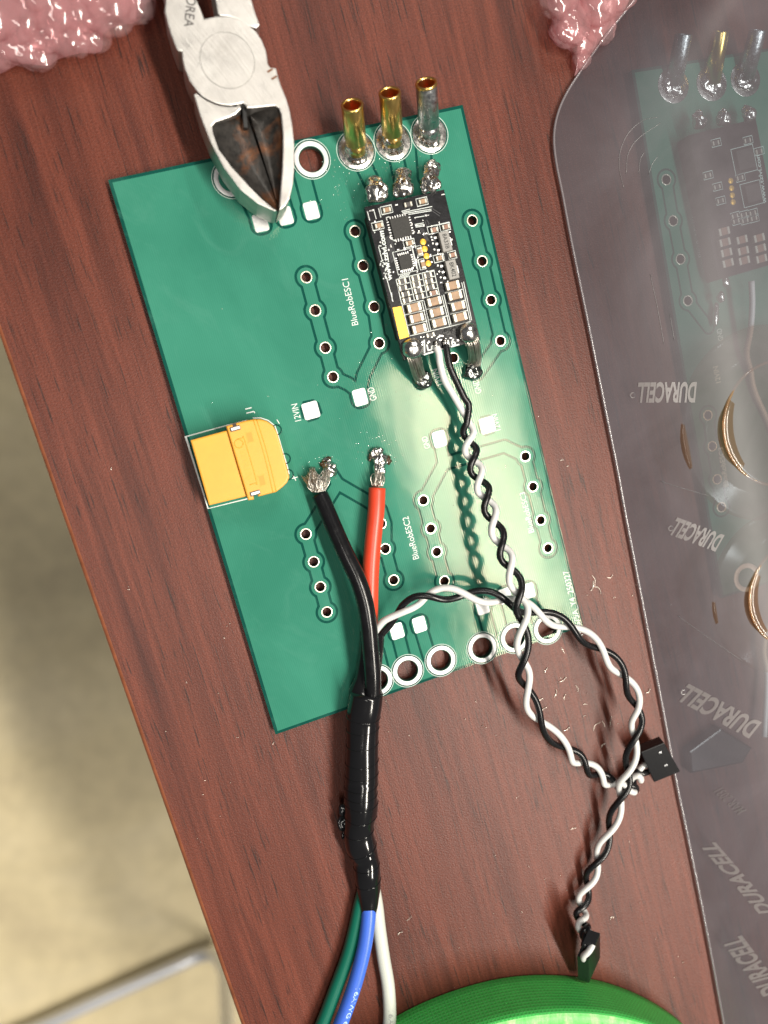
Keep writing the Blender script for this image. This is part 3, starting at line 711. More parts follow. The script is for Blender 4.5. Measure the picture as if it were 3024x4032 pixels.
for k in range(6): grid.append(e5((570 + 22 * k, 1310 - 5 * k), (600 + 22 * k, 1265 - 5 * k)))
lines('silkscreen', grid, .16, zs, M['silk'], E1)
tr = [e5((400 + 17 * k, 770 - 6 * k), (425 + 17 * k, 900), (470 + 17 * k, 1110 - 8 * k)) for k in range(5)] + [e5((840 + 18 * k, 660), (880 + 18 * k, 740), (930 + 16 * k, 830)) for k in range(3)] + [e5((1000, 400), (1110, 470)), e5((980, 420), (1100, 500)), e5((905, 560), (930, 640), (960, 600), (930, 550))]
lines('copper_trace', tr, .14, ET + .02, mat('raised_trace', (.05, .05, .055), .3), E1)
rnd = random.Random(3)
vdots = [(rnd.gauss(360, 25), rnd.uniform(1080, 1160)) for _ in range(10)] + [(rnd.gauss(395, 15), rnd.uniform(1180, 1330)) for _ in range(10)] + [(310, 890), (330, 890), (320, 960), (330, 1010), (250, 715), (520, 865), (505, 820)]
V = []; F = []
for x, y in vdots:
    c = q5(x, y, ET + .04); b_ = len(V); V += [(c[0] + .16 * math.cos(k * 1.047), c[1] + .16 * math.sin(k * 1.047), ET + .04 + b_ * 2e-4) for k in range(6)]; F.append([b_ + k for k in range(6)])
mesh('via_dots', V, F, M['silk'], E1)
text('marking', 'www.tzlvi.com', q5(478, 1338, ET), q5(362, 690, ET), 1.2, M['silk'], E1, .03, .05)
text('marking', 'Le', q6(775, 935, ET), q6(880, 908, ET), 1.5, M['silk'], E1, .03, .05)
text('marking', '16', q6(1050, 880, ET), q6(1150, 855, ET), 1.6, M['silk'], E1, .03, .05)
lines('silkscreen', [[q6(725, 985, ET), q6(980, 905, ET)], [q6(730, 790, ET), q6(735, 960, ET)], [q6(1080, 880, ET), q6(1190, 850, ET)]], .35, zs + .01, M['silk'], E1)
blob('burnt_mark', [((*q6(1030, 690, ET)[:2], ET), (1.3, .9, .14)), ((*q6(1120, 650, ET)[:2], ET), (.7, .6, .12))], mat('soot', (.006, .006, .006), .5), E1, .12, .1, 2, 2)
for k in range(26):
    t = rnd.random(); x, y = [(rnd.uniform(0, 1), .965), (rnd.uniform(.02, .98), .03)][k % 2]
    p = ec[0] + eu * EW * x - ev * EH * y
    boxat('solder_fleck', p, rnd.uniform(.3, 1.0), rnd.uniform(.15, .4), ET, ET + .1, M['lead'], E1, 0) if k % 3 == 0 else None
V = []; F = []
for k in range(120):
    x, y = rnd.uniform(.06, .96), rnd.choice([rnd.uniform(.08, .60), rnd.uniform(.10, .45), rnd.uniform(.88, .96)])
    p = ec[0] + eu * EW * x - ev * EH * y; a_, b_ = rnd.uniform(.10, .32), rnd.uniform(.07, .16)
    if rnd.random() < .4: a_, b_ = b_, a_
    n_ = len(V); V += [(*(p + eu * sx * a_ + ev * sy * b_), ET + .035 + k * 1e-4) for sx, sy in ((-1, 1), (1, 1), (1, -1), (-1, -1))]; F.append((n_, n_ + 3, n_ + 2, n_ + 1))
o = mesh('solder_specks', V, F, M['tin'], E1); o['kind'] = 'stuff'
# solder joints round the controller
def zz(q, x, y, z): return q(x, y, z)
for k, (main, tail) in enumerate((((590, 1150), (570, 1085)), ((800, 1110), (800, 1010)), ((1025, 1075), (1040, 955)))):
    c = q3(*main, ET + .8); t = q3(*tail, BT + 3); g = q3(*tail, BT + .6)
    blob('solder_joint', [(c, (2.7 if k == 0 else 2.1, 2.3, 1.6)), (c + np.array([1.2, -.6, .3]), (1.5, 1.3, 1.1)), ((c + t) / 2, 1.8), (t, (1.7, 1.5, 1.4)), (g, (2.1, 1.7, 1.7)), (c - np.array([1.2, 1.1, .2]), (1.2, 1.4, .8))], M['solder'], E1, .24, .42, .7, 7, seed=4 + 5 * k)
    f = q3(main[0] - 60, main[1] + 25, ET - .2)
    boxat('gold_edge', f, .5, 2.6, ET - 1.1, ET + .5, M['gold'], E1, .1)
    blob('flux_residue', [(c + np.array([.3, .7, 1.3]), (.9, .35, .35)), (c + np.array([-1.2, .4, .7]), (.35, .9, .5))], M['flux'], E1, .18, .25, 1.5, 2, seed=k)
balls = [((578, 905), 2.5, (600, 1040), (665, 1250), (705, 1330)), ((1310, 702), 2.4, (1368, 850), (1390, 1040), (1350, 1210))]
for k, (c_, r, m1, m2, e_) in enumerate(balls):
    c = q6(*c_, ET + 1.2)
    blob('solder_ball', [(c, (r, r, r * .85)), ((c[0], c[1], ET + .2), (r * .95, r * .95, .8))], M['solder'], E1, .25, .12, .6, 6, seed=k * 2.0)
    ring('flux_ring', c, r * .7, r * 1.08, ET + .02, M['ink'], E1, 30, .04)
    g = q6(*e_, BT)
    path = cr([c - np.array([0, .6, .5]), q6(*m1, ET + .3), q6(*m2, BT + 2.2), (g[0], g[1] + .3, BT + .6)], 6)
    Vs = []; Fs = []
    p0, f0 = frames(path)
    for s in range(60):
        a = rnd.uniform(0, 6.283); rad = 1.45 * math.sqrt(rnd.random()); tw = rnd.uniform(-.4, .6)
        pl = [p0[i] + f0[i][1] * rad * 1.15 * math.cos(a + tw * i / 10) + f0[i][2] * rad * .7 * math.sin(a + tw * i / 10) for i in range(len(p0))]
        v_, f_ = tube_geo(pl, .13, 5, True, None, len(Vs)); Vs += v_; Fs += f_
    o = mesh('braid_strands', Vs, Fs, M['strand'], E1, True); o['kind'] = 'stuff'
    blob('solder_joint', [((g[0], g[1], BT + .5), (2.6, 2.2, 1.6)), ((g[0] + .2, g[1] + .9, BT + 1.2), (1.6, 1.5, 1.3)), ((g[0] + (-.9 if k == 1 else .5), g[1] - .8, BT + .3), (1.9, 1.2, .8))], mat('flux_coated_solder', (.22, .23, .22), .22, 1.0, var=.5, vscale=.7, bstr=.4, bscale=1.2, bdist=.0003), B1, .25, .35, .8, 4, seed=20 + k)
for x, y in ((885, 850), (1000, 820)):
    c = q6(x, y, ET + .4); blob('solder_joint', [(c, (.62, .95, .55)), (c - np.array([-.15, 1.0, 0]), (.42, .7, .42))], M['solder'], E1, .15, .1, 1.2, 3)
# flux spatter: little clear droplets round the hand-soldered joints
Vd = []; Fd = []
def droplet(x, y, r):
    b_ = len(Vd); n = 6
    Vd.append((x, y, BT + r * .55))
    for k in range(n): Vd.append((x + r * math.cos(k * 6.283 / n), y + r * rnd.uniform(.5, 1) * math.sin(k * 6.283 / n), BT + .01))
    for k in range(n): Fd.append((b_, b_ + 1 + k, b_ + 1 + (k + 1) % n))
for (u, v, s, n) in ((1330, 640, 40, 50), (1480, 610, 40, 50), (1430, 690, 60, 60), (1560, 690, 60, 70), (1700, 640, 50, 40), (1350, 760, 55, 70), (1255, 1820, 35, 40), (1290, 1810, 22, 40), (1480, 1740, 40, 90), (1520, 1790, 35, 60), (1450, 1780, 25, 40), (1900, 1500, 45, 40), (1640, 1560, 30, 25), (1200, 1400, 220, 30), (1900, 1900, 160, 25)):
    for _ in range(n // 2):
        c = P(rnd.gauss(u, s), rnd.gauss(v, s * .8), BT); droplet(c[0], c[1], rnd.uniform(.06, .24))
o = mesh('flux_spatter', Vd, Fd, clear('flux_droplet', (.30, .50, .38), .30, .2, (.9, 1, .95), .06, .12), B1, True); o['kind'] = 'stuff'

# ------------------------------------------------------------------ power cable with taped bundle
K = thing('power_cable', 'bundle of thick coloured cables bound with black tape running off the board', 'cable', (*P(1450, 3100, 0)[:2], 0))
qk = Q(1100, 1650, .3617)
bp = [(1259, 1947, 5.6), (1288, 2012, 6.6), (1331, 2113, 8.2), (1372, 2203, 9.4), (1409, 2282, 10.3), (1437, 2370, 10.8), (1451, 2457, 10.8), (1460, 2558, 10.3), (1467, 2660, 9.6), (1466, 2760, 8.4), (1462, 2840, 7.4)]
rp = [(1485, 1922, 5.4), (1481, 2012, 6.0), (1470, 2120, 6.2), (1461, 2229, 6.2), (1457, 2340, 5.9), (1456, 2440, 5.7), (1450, 2560, 5.5), (1440, 2740, 5.2)]
bw = tube('black_wire', cr([P(*p) for p in bp], 8), 2.0, M['blk_wire'], K, 24)
rw = tube('red_wire', cr([P(*p) for p in rp], 8), 2.02, M['red_wire'], K, 24)
def fan(parent, start, mids, n, r0, spread_, seed):
    """bare strands fanning out of an insulated wire"""
    g = random.Random(seed); Vs = []; Fs = []
    for s in range(n):
        tgt = g.choice(mids); a = g.uniform(0, 6.283); q = r0 * math.sqrt(g.random())
        st = np.array(start) + np.array([q * math.cos(a), .0, q * math.sin(a)])
        en_ = np.array(tgt) + np.array([g.gauss(0, spread_), g.gauss(0, spread_), g.gauss(0, spread_ * .6)])
        mid = (st + en_) / 2 + np.array([g.gauss(0, .45), g.gauss(0, .3), abs(g.gauss(.5, .4))])
        en_[2] = max(en_[2], BT + .15)
        v_, f_ = tube_geo(cr([st, mid, en_], 5), .115, 5, True, None, len(Vs)); Vs += v_; Fs += f_
    o = mesh('bare_strands', Vs, Fs, M['strand'], parent, True); o['kind'] = 'stuff'; return o
fan(bw, P(1254, 1938, 5.7), [qk(330, 620, 4.6), qk(290, 640, 4.4), qk(380, 570, 5.0), qk(350, 540, 4.6), qk(500, 560, 4.2), qk(520, 590, 4.0)], 120, 1.6, .45, 5)
fan(rw, P(1486, 1915, 5.3), [qk(1080, 560, 4.6), qk(1110, 600, 4.4), qk(1060, 590, 4.6)], 70, 1.4, .4, 6)
g = qk(540, 530, BT)
blob('solder_joint', [((*g[:2], BT + .7), (1.7, 1.6, 1.1)), ((g[0] + .5, g[1] - .9, BT + .9), (1.2, 1.4, 1.0)), ((g[0] - .6, g[1] + 1.4, BT + .3), (1.2, 1.0, .6))], M['solder'], bw, .24, .5, .9, 3, seed=31)
blob('flux_residue', [((g[0] - .9, g[1] + .8, BT + .6), (1.4, .9, .6)), ((g[0] - .3, g[1] + 2.0, BT + .3), (.8, .8, .4))], M['flux'], bw, .2, .4, 1.2, 2, seed=8)
g = qk(1095, 450, BT)
blob('solder_joint', [((*g[:2], BT + .9), (1.9, 1.9, 1.4)), (qk(1090, 540, BT + 2), (1.35, 1.5, 1.2)), (qk(1065, 345, BT + .6), (1.3, .8, .8)), (qk(1020, 400, BT + .6), (.8, 1.3, .9)), (qk(1160, 450, BT + .6), (1.0, 1.2, .9))], M['solder'], rw, .24, .6, .8, 3, seed=41)
blob('flux_residue', [(qk(1190, 450, BT + .8), (.7, 1.1, .7)), (qk(985, 410, BT + .6), (.4, 1.2, .5))], M['flux'], rw, .2, .4, 1.2, 2, seed=18)
# loose inner wrap over red wire and thin pair
inn = cr([P(1466, 2490, 6.6), P(1462, 2560, 6.6), P(1452, 2640, 6.4), P(1440, 2720, 6.2), P(1436, 2790, 6.0)], 8)
ri = np.interp(np.linspace(0, 1, len(inn)), [0, .35, .6, .75, 1], [3.0, 3.0, 3.1, 4.1, 4.0])
tube('tape_wrap', inn, ri, M['tape'], K, 24, rz=ri * .78)
prof = [(60, 405, 678, 8.2), (100, 398, 678, 7.9), (180, 385, 672, 7.6), (250, 368, 660, 7.2), (262, 368, 648, 7.0), (500, 362, 640, 6.7), (650, 360, 640, 6.4), (800, 355, 636, 6.2), (1000, 350, 643, 6.0), (1100, 346, 622, 5.8), (1200, 345, 600, 5.6), (1300, 347, 606, 5.2), (1420, 372, 630, 4.8), (1500, 425, 645, 4.5), (1600, 428, 655, 4.4), (1750, 458, 655, 4.2), (1900, 474, 645, 4.0), (1985, 488, 618, 4.0)]
ys = np.arange(60, 1990, 11.0); pr = np.array(prof)
_k = np.exp(-np.linspace(-2, 2, 15) ** 2); _k /= _k.sum()
Lx, Rx, Zx = (np.convolve(np.pad(np.interp(ys, pr[:, 0], pr[:, k]), 7, mode='edge'), _k, 'valid') for k in (1, 2, 3))
steps = [60, 262, 375, 505, 655, 765, 872, 945, 1018, 1140, 1262, 1420, 1560, 1700]
path = []; rad = []
for y, l, r_, z in zip(ys, Lx, Rx, Zx):
    p = qw((l + r_) / 2, y, z); a = qw(l, y, z); b = qw(r_, y, z)
    s = max(k for k in steps if k <= y + .1); nxt = min([k for k in steps if k > y] + [1990])
    path.append(p); rad.append(np.linalg.norm(b - a) / 2)
V, F = tube_geo(path, rad, 40, True, [r_ * (.92 if y < 1450 else .98) for r_, y in zip(rad, ys)])
V2 = []
for v in V:
    yy = -v[1]; am = .22 if yy < 66 else .9
    n_ = noise.noise(Vector((v[0] * .22, v[1] * .16, v[2] * .22)) + Vector((5, 1, 2))) * am + (.0 if yy < 66 else .05) * noise.noise(Vector(v * .6))
    c = np.array([np.interp(-v[1], [-p[1] for p in path], [p[0] for p in path]), v[1], 5.2]); d = v - c; d /= np.linalg.norm(d) + 1e-9
    V2.append(v + d * n_ * .6)
wrap = mesh('tape_wrap', V2, F, M['tape'], K, True)
for st in steps[1:]:                                    # overlapping edges of the wound tape
    i = int((st - 60) / 11.0); ringp = []
    for k in range(41):
        kk = k % 40; di = 1.6 * math.sin(2 * math.pi * kk / 40 + 1.0); j = min(max(i + di, 0), len(ys) - 2); j0 = int(j); w_ = j - j0
        q = np.array(V2[j0 * 40 + kk]) * (1 - w_) + np.array(V2[(j0 + 1) * 40 + kk]) * w_; ringp.append(q)
    tube('tape_edge', ringp, .13, M['tape'], wrap, 6, caps=False)
blob('tape_flap', [(qw(335, 1190, 3.4), (1.5, 2.6, .7)), (qw(345, 1080, 4.0), (1.6, 2.0, .9)), (qw(332, 1285, 2.6), (.5, 1.6, .5))], M['tape'], K, .3, .4, .5, 3)
wires = dict(
    green=([(1445, 3470, 2.6), (1420, 3560, 2.4), (1398, 3660, 2.3), (1370, 3765, 2.3), (1322, 3895, 2.4), (1268, 4036, 2.6), (1190, 4210, 3.0)], 1.82, 'green_wire'),
    white=([(1465, 3470, 2.6), (1482, 3560, 2.3), (1494, 3660, 2.2), (1510, 3770, 2.2), (1527, 3870, 2.2), (1534, 3960, 2.2), (1533, 4036, 2.3), (1520, 4200, 2.6)], 1.72, 'white_cable'),
    blue=([(1448, 3500, 4.2), (1452, 3590, 4.5), (1443, 3680, 4.8), (1428, 3760, 5.0), (1402, 3860, 5.2), (1372, 3950, 5.3), (1338, 4040, 5.4), (1275, 4200, 5.6)], 1.86, 'blue_wire'))
WP = {}
for n_, (pts, r, mt) in wires.items():
    WP[n_] = (cr([P(*p) for p in pts], 8), r); tube(n_ + '_wire', WP[n_][0], r, M[mt], K, 24)
def wrap_text(s, key, s0, s1, a0, cap, mt):
    """printing that follows the curved surface of a wire"""
    path, r = WP[key]; p, fr_ = frames(path); v, f = text_geo(s, .02)
    x0, x1, y1 = v[:, 0].min(), v[:, 0].max(), v[:, 1].max(); V = []
    for x, y in v:
        t = s0 + (x - x0) / (x1 - x0) * (s1 - s0); i = int(min(max(t, 0), len(p) - 2)); w_ = t - i
        c = p[i] * (1 - w_) + p[i + 1] * w_; a = a0 + (y / y1 - .5) * cap / r
        V.append(c + (fr_[i][1] * math.cos(a) + fr_[i][2] * math.sin(a)) * (r + .03))
    mesh('printing', V, f, M[mt], K)
wrap_text('16AWG 600V', 'blue', 33, 52, R(105), 1.2, 'print_blue')
wrap_text('16AWG', 'white', 40, 55, R(90), 1.2, 'print_grey')

# ------------------------------------------------------------------ twisted signal cables
RW = .83
def twisted(name, label, pts, first, plug_loc, lead=None, tail=None, amp=1.42):
    """pts = places where the two wires cross; 'first' is the colour on top at the first one"""
    T = thing(name, label, 'cable', (*P(*pts[len(pts) // 2][:2], 0)[:2], 0))
    base = cr([P(*p) for p in pts], 12); p, fr_ = frames(base)
    V = {'white': [], 'black': []}
    for i in range(len(p)):
        s = i / 12; env = min(1, .35 + s * .9, .35 + (len(pts) - 1 - s) * .9)
        for c, ph in ((first, 0), ('black' if first == 'white' else 'white', math.pi)):
            V[c].append(p[i] + fr_[i][1] * amp * env * math.sin(math.pi * s + ph) + fr_[i][2] * RW * 1.02 * math.cos(math.pi * s + ph))
    for c in V:
        q = V[c]
        if lead: q = cr([np.array(x) for x in lead[c]] + [q[3]], 8)[:-1] + q[3:]
        if tail: q = q[:-3] + cr([q[-4]] + [np.array(x) for x in tail[c]], 8)
        tube(c + '_wire', q, RW, M['wht_wire'] if c == 'white' else M['blk_thin'], T, 14)
    return T
A = [(1843, 1645, 7.5), (1846, 1731, 7.8), (1862, 1806, 8.6), (1886, 1884, 9.6), (1915, 1960, 10.8), (1942, 2047, 12.2), (1974, 2141, 13.8), (2008, 2232, 15.2), (2044, 2340, 16.4), (2060, 2450, 16.8), (2058, 2595, 15.5), (2073, 2706, 13.5), (2125, 2840, 10.5), (2235, 2951, 7.5), (2300, 3010, 5.8), (2366, 3055, 4.4), (2425, 3098, 3.2)]
la = dict(white=[q6(890, 880, ET + .5), P(1728, 1392, ET + .6), P(1733, 1432, ET + .5), P(1750, 1495, ET + .1), P(1779, 1545, ET - .2), P(1808, 1595, ET - .6)],
          black=[q6(1015, 860, ET + .5), P(1761, 1392, ET + .6), P(1772, 1445, ET + .6), P(1797, 1501, ET + .5), P(1827, 1564, ET + .4), P(1846, 1598, ET + .3)])
ta = dict(white=[P(2450, 3085, 6.2), P(2478, 3112, 6.2), P(2498, 3118, 4.6), P(2480, 3090, 3.0), P(2490, 3062, 4.0), P(2515, 3055, 5.0), P(2524, 3072, 4.2), P(2520, 3030, 4.0), P(2540, 3010, 4.0)],
          black=[P(2440, 3105, 3.2), P(2470, 3090, 4.2), P(2502, 3098, 4.2), P(2505, 3110, 2.6), P(2495, 3078, 2.6), P(2505, 3040, 3.8), P(2530, 3045, 4.4), P(2550, 3040, 4.0)])
CA = twisted('signal_cable', 'twisted black and white cable arching from the black controller to a plug', A, 'black', None, la, ta)
Bq_ = [(1556, 2415, 9.6), (1688, 2345, 11.2), (1838, 2342, 12.0), (1990, 2364, 12.2), (2120, 2414, 12.0), (2250, 2472, 11.2), (2368, 2558, 10.6), (2456, 2662, 9.8), (2508, 2779, 9.2), (2500, 2893, 8.6), (2474, 3028, 7.6), (2446, 3130, 6.2), (2404, 3262, 4.6), (2356, 3380, 3.6), (2316, 3480, 3.0), (2291, 3566, 3.4), (2290, 3622, 5.0), (2302, 3665, 7.4), (2322, 3700, 9.6)]
lb = dict(white=[P(1470, 2500, 7.5), P(1490, 2470, 8.2), P(1520, 2440, 9.2)], black=[P(1476, 2530, 6.5), P(1510, 2490, 7.2), P(1540, 2455, 8.0)])
tb_ = dict(white=[P(2333, 3715, 10.6), P(2318, 3745, 11.4), P(2298, 3764, 10.6), P(2297, 3775, 8.5)], black=[P(2305, 3680, 9.4), P(2302, 3705, 9.8), P(2300, 3725, 9.8), P(2310, 3740, 8.2)])
CB = twisted('signal_cable', 'twisted black and white cable running from the taped bundle to the green roll', Bq_, 'white', None, lb, tb_)
def plug(parent, e0_, e1_, e2_, e3_, axis, L, name='plug'):
    a = np.array(axis, float); a /= np.linalg.norm(a)
    top = [np.array(x) for x in (e0_, e1_, e2_, e3_)]
    return hexa(name, top, [x + a * L for x in top], M['plug'], parent, .22, 2)
qz = Q(2000, 2700, .4822); qx = Q(2000, 3300, .6172)
# plug leaning on the green roll
f0, f1, f2 = qx(440, 752, 9.5), qx(515, 776, 10.5), qx(590, 605, 12.5)
tip = qx(518, 926, 4.2) - f1
pl = plug(CB, f0, f1, f2, f0 + f2 - f1, tip, np.linalg.norm(tip))
# plug beside the plastic pack
g0, g1, g2 = qz(1085, 545, 7.2), qz(1195, 790, 5.4), qz(1408, 702, 6.6)
nrm = np.cross(g1 - g0, g2 - g1); nrm /= np.linalg.norm(nrm); nrm = nrm if nrm[2] < 0 else -nrm
g3 = g0 + (g2 - g1) * .88
pg = plug(CA, g0, g1, g2, g3, nrm, 3.0)
for t in (.25, .72):
    c = g0 + (g1 - g0) * t * .9 + (g2 - g1) * .62 - nrm * .02
    dd = (g1 - g0) / np.linalg.norm(g1 - g0) * .32; d2 = (g2 - g1) / np.linalg.norm(g2 - g1) * .42
    hexa('contact_window', [c - dd - d2 - nrm * .06, c + dd - d2 - nrm * .06, c + dd + d2 - nrm * .06, c - dd + d2 - nrm * .06], [c - dd - d2 + nrm * .2, c + dd - d2 + nrm * .2, c + dd + d2 + nrm * .2, c - dd + d2 + nrm * .2], M['dull_tin'], pg, .05)

# ------------------------------------------------------------------ pliers
PZ = 15.0
PL = thing('pliers', 'worn steel diagonal cutting pliers with rusty jaws resting on the board', 'pliers', (*P(900, 400, 0)[:2], 0))
def J(pts, z=PZ): return [qj(x, y, z)[:2] for x, y in pts]
def Jp(pts, z=PZ): return [qp(x, y, z)[:2] for x, y in pts]
def smooth_poly(p, n=3): 
    p = [np.array(x) for x in p]; return cr(p, n)
cen, rj = qj(738, 608, PZ)[:2], np.linalg.norm(qj(738, 608, PZ) - qj(738, 1060, PZ))
def arc(a0_, a1_, n, r=None, c=None):
    r = rj if r is None else r; c = cen if c is None else c
    return [c + r * np.array([math.cos(R(a0_ + (a1_ - a0_) * k / n)), math.sin(R(a0_ + (a1_ - a0_) * k / n))]) for k in range(n + 1)]
# front half: left-hand shank, joint disc and the jaw on its far side
outer = J([(520, 188), (470, 60), (445, 0), (330, -420), (120, -1300)]) + J([(-190, -1300), (40, -420), (130, -10), (120, 120), (178, 330), (235, 480), (252, 506), (293, 518), (300, 600), (322, 690), (365, 800), (450, 918)])
arc_dn = J([(500, 965), (560, 1002), (620, 1030), (690, 1052), (780, 1062), (850, 1050), (885, 1042), (912, 1036), (935, 1052), (950, 1086)])
hollow_r = Jp([(990, 125), (1070, 116), (1135, 110), (1158, 125), (1172, 165), (1184, 300), (1183, 420), (1178, 540), (1168, 660), (1160, 780)])
jaw_r = Jp([(1160, 797), (1200, 765), (1228, 715), (1250, 620), (1260, 500), (1258, 350), (1245, 220), (1225, 120), (1205, 55)]) + J([(1290, 850), (1262, 760), (1243, 682), (1185, 676), (1160, 640), (1155, 580), (1140, 500), (1100, 400), (1040, 315), (960, 240), (860, 185), (760, 160), (640, 160)])
fh = outer + arc_dn + hollow_r + jaw_r
front_half = prism('front_half', fh, 6.0, PZ, M['steel'], PL, .28, seg=2)
# back half: the other jaw and shank
jl = Jp([(600, 32), (612, 22), (640, 38), (690, 70), (760, 98), (830, 108), (880, 108), (905, 100), (912, 125), (880, 160), (840, 180), (745, 213), (722, 238), (728, 285), (765, 390), (845, 500), (955, 622), (1055, 722), (1128, 782), (1150, 797), (1125, 795), (1020, 748), (905, 655), (795, 508), (705, 335), (642, 170)])
prism('back_half', jl, 5.5, PZ - .25, M['steel'], PL, .28)
prism('back_shank', J([(560, -1300), (560, -420), (628, -10), (655, 125), (680, 150), (770, 158), (860, 190), (960, 250), (1040, 276), (1062, 262), (1080, 238), (1040, 135), (1000, 0), (900, -420), (850, -1300)]), 6.0, PZ - .3, M['steel'], PL, .28)
prism('rivet', arc(0, 360, 47, 5.45, qj(755, 607, PZ)[:2])[:-1], PZ - .3, PZ + .03, M['steel'], PL, 0)
tube('rivet_seam', [(*p, PZ + .0) for p in arc(0, 360, 60, 5.55, qj(755, 607, PZ)[:2])], .05, mat('pivot_line', (.22, .21, .20), .5, .6), PL, 5)
tube('joint_seam', [(*p, PZ - .05) for p in J([(450, 918), (500, 965), (560, 1002), (620, 1030), (690, 1052), (780, 1062), (850, 1050)])], .09, M['etch'], PL, 5)
# hollow-ground blackened cutting faces meeting along the cutting line
zb = PZ - 4.2
rim_l = [(905, 128), (860, 170), (740, 215), (720, 240), (728, 290), (768, 395), (848, 503), (958, 624), (1058, 724), (1128, 784), (1155, 800)]
rim_r = [(930, 120), (990, 122), (1140, 108), (1158, 125), (1172, 165), (1186, 300), (1184, 420), (1180, 540), (1170, 660), (1162, 780), (1158, 800)]
mid_l = [(930 + (1152 - 930) * t, 130 + 660 * t) for t in np.linspace(0, 1, 11)]; mid_r = [(955 + (1156 - 955) * t, 130 + 660 * t) for t in np.linspace(0, 1, 11)]
for nm, rim_, mid_, wob in (('left', rim_l, mid_l, 0), ('right', rim_r, mid_r, 1)):
    V = []; F = []; n = 8
    for i in range(11):
        a = qp(*rim_[i], PZ - .7); b = qp(*mid_[i], zb + 1.6 * (i / 10))
        for k in range(n + 1):
            t = k / n; c = a * (1 - t) + b * t; c[2] -= 1.1 * math.sin(math.pi * t) * (1 - i / 12) ; c[2] += 1.3 * max(0, t - .75) * 4 * .6
            V.append(c)
    for i in range(10):
        for k in range(n): F.append((i * (n + 1) + k, i * (n + 1) + k + 1, (i + 1) * (n + 1) + k + 1, (i + 1) * (n + 1) + k))
    mesh('cutting_face', V, F, M['rust'], PL, True)
pts = [qp(915, 95, 0)[:2], qp(945, 100, 0)[:2], qp(965, 260, 0)[:2], qp(925, 260, 0)[:2]]
prism('jaw_gap', [qp(x, y, PZ - 2)[:2] for x, y in ((918, 100), (940, 100), (955, 255), (930, 255))], PZ - 6, PZ - 1.8, M['ink'], PL)
prism('jaw_floor', [qp(x, y, 7)[:2] for x, y in ((740, 230), (1140, 125), (1160, 600), (1145, 740), (1000, 640), (850, 470))], 6.2, 7.2, M['rust'], PL)
text('stamp', 'KOREA', qj(352, -120, PZ), qj(318, 262, PZ), 1.9, M['etch'], PL, .005, .03)
text('stamp', '11', qj(1150, 715, PZ), qj(1205, 805, PZ), 1.3, M['etch_brown'], PL, .02, .03)

# ------------------------------------------------------------------ green tape roll
tc_, tr_ = np.array([34.27, -206.4]), 77.6
TP = thing('tape_roll', 'wide roll of bright green cloth tape lying on the desk', 'tape', (*tc_, 0))
seg = 240; hs = [0, .5, 3, 6, 9, 12, 14.2, 14.6]
V = []; F = []
for hh in hs:
    for k in range(seg):
        a = 2 * math.pi * k / seg; r = tr_ - (.35 if hh in (0, 14.6) else 0) + .12 * math.sin(3 * a + 1) + .05 * math.sin(17 * a)
        V.append((tc_[0] + r * math.cos(a), tc_[1] + r * math.sin(a), hh))
for i in range(len(hs) - 1):
    for k in range(seg): F.append((i * seg + k, i * seg + (k + 1) % seg, (i + 1) * seg + (k + 1) % seg, (i + 1) * seg + k))
o = mesh('outer_layer', V, F, M['weave'], TP, True)
uv = o.data.uv_layers.new(name='UVMap')
for poly_ in o.data.polygons:
    for li in poly_.loop_indices:
        vi = o.data.loops[li].vertex_index; k = vi % seg
        if k == 0 and any(o.data.loops[q].vertex_index % seg == seg - 1 for q in poly_.loop_indices): k = seg
        uv.data[li].uv = (k / seg * 2 * math.pi * tr_ * .30, hs[vi // seg] * .30)
prof_ = [(tr_ - .3, 14.55)]
for k in range(26): prof_ += [(tr_ - .9 - k * .9, 14.5 + rnd.uniform(-.25, .25)), (tr_ - 1.35 - k * .9, 14.5 + rnd.uniform(-.2, .1))]
prof_ += [(53, 14.2), (53, .3)]
lathe('wound_layers', (*tc_, 0), prof_, M['rolltop'], TP, 160)
lathe('core', (*tc_, 0), [(52.9, .2), (52.9, 14.0), (50, 14.0), (50, .2)], mat('cardboard_core', (.35, .24, .13), .8), TP, 80, close=True)

# ------------------------------------------------------------------ second board under the plastic pack
tl2, bl2 = P(2487, 276, BT)[:2], P(2841, 2356, BT)[:2]
v2 = (tl2 - bl2); H2 = np.linalg.norm(v2); v2 /= H2; u2 = np.array([v2[1], -v2[0]])
B2 = thing('circuit_board', 'second green circuit board under the smoky clear plastic pack', 'circuit board', (*((tl2 + bl2) / 2 + u2 * 40), 0))
h2 = [(2624, 707), (2651, 869), (2680, 1020), (2709, 1184), (2788, 1635), (2805, 1757), (2824, 1887), (2841, 1997)]
bigh2 = [(2940, 2274)]
hp = [P(*p, BT)[:2] for p in h2]
out2 = [tl2, tl2 + u2 * 84, bl2 + u2 * 84, bl2]
curve_mesh('board', [out2] + [circ(p, 1.15, 18) for p in hp] + [circ(P(*p, BT)[:2], 2.6, 28) for p in bigh2], BT - 1.6, BT - .05, M['fr4'], B2)
in2 = [tl2 + u2 * .7 - v2 * .7, tl2 + u2 * 83.3 - v2 * .7, bl2 + u2 * 83.3 + v2 * .7, bl2 + u2 * .7 + v2 * .7]
s2 = [in2]
caps2 = [(a, b, 1.6) for a, b in list(zip(hp[:3], hp[1:4])) + [(hp[3], P(2790, 1290, BT)[:2])] + list(zip(hp[4:7], hp[5:8]))] + [(p, p + 1e-4, 2.5) for p in hp]
s2 += contours(caps2, .2, .25, [(p, 1.25) for p in hp] + [(P(*p, BT)[:2], 2.7) for p in bigh2])
curve_mesh('copper_layer', s2, BT - .05, BT, M['mask'], B2)
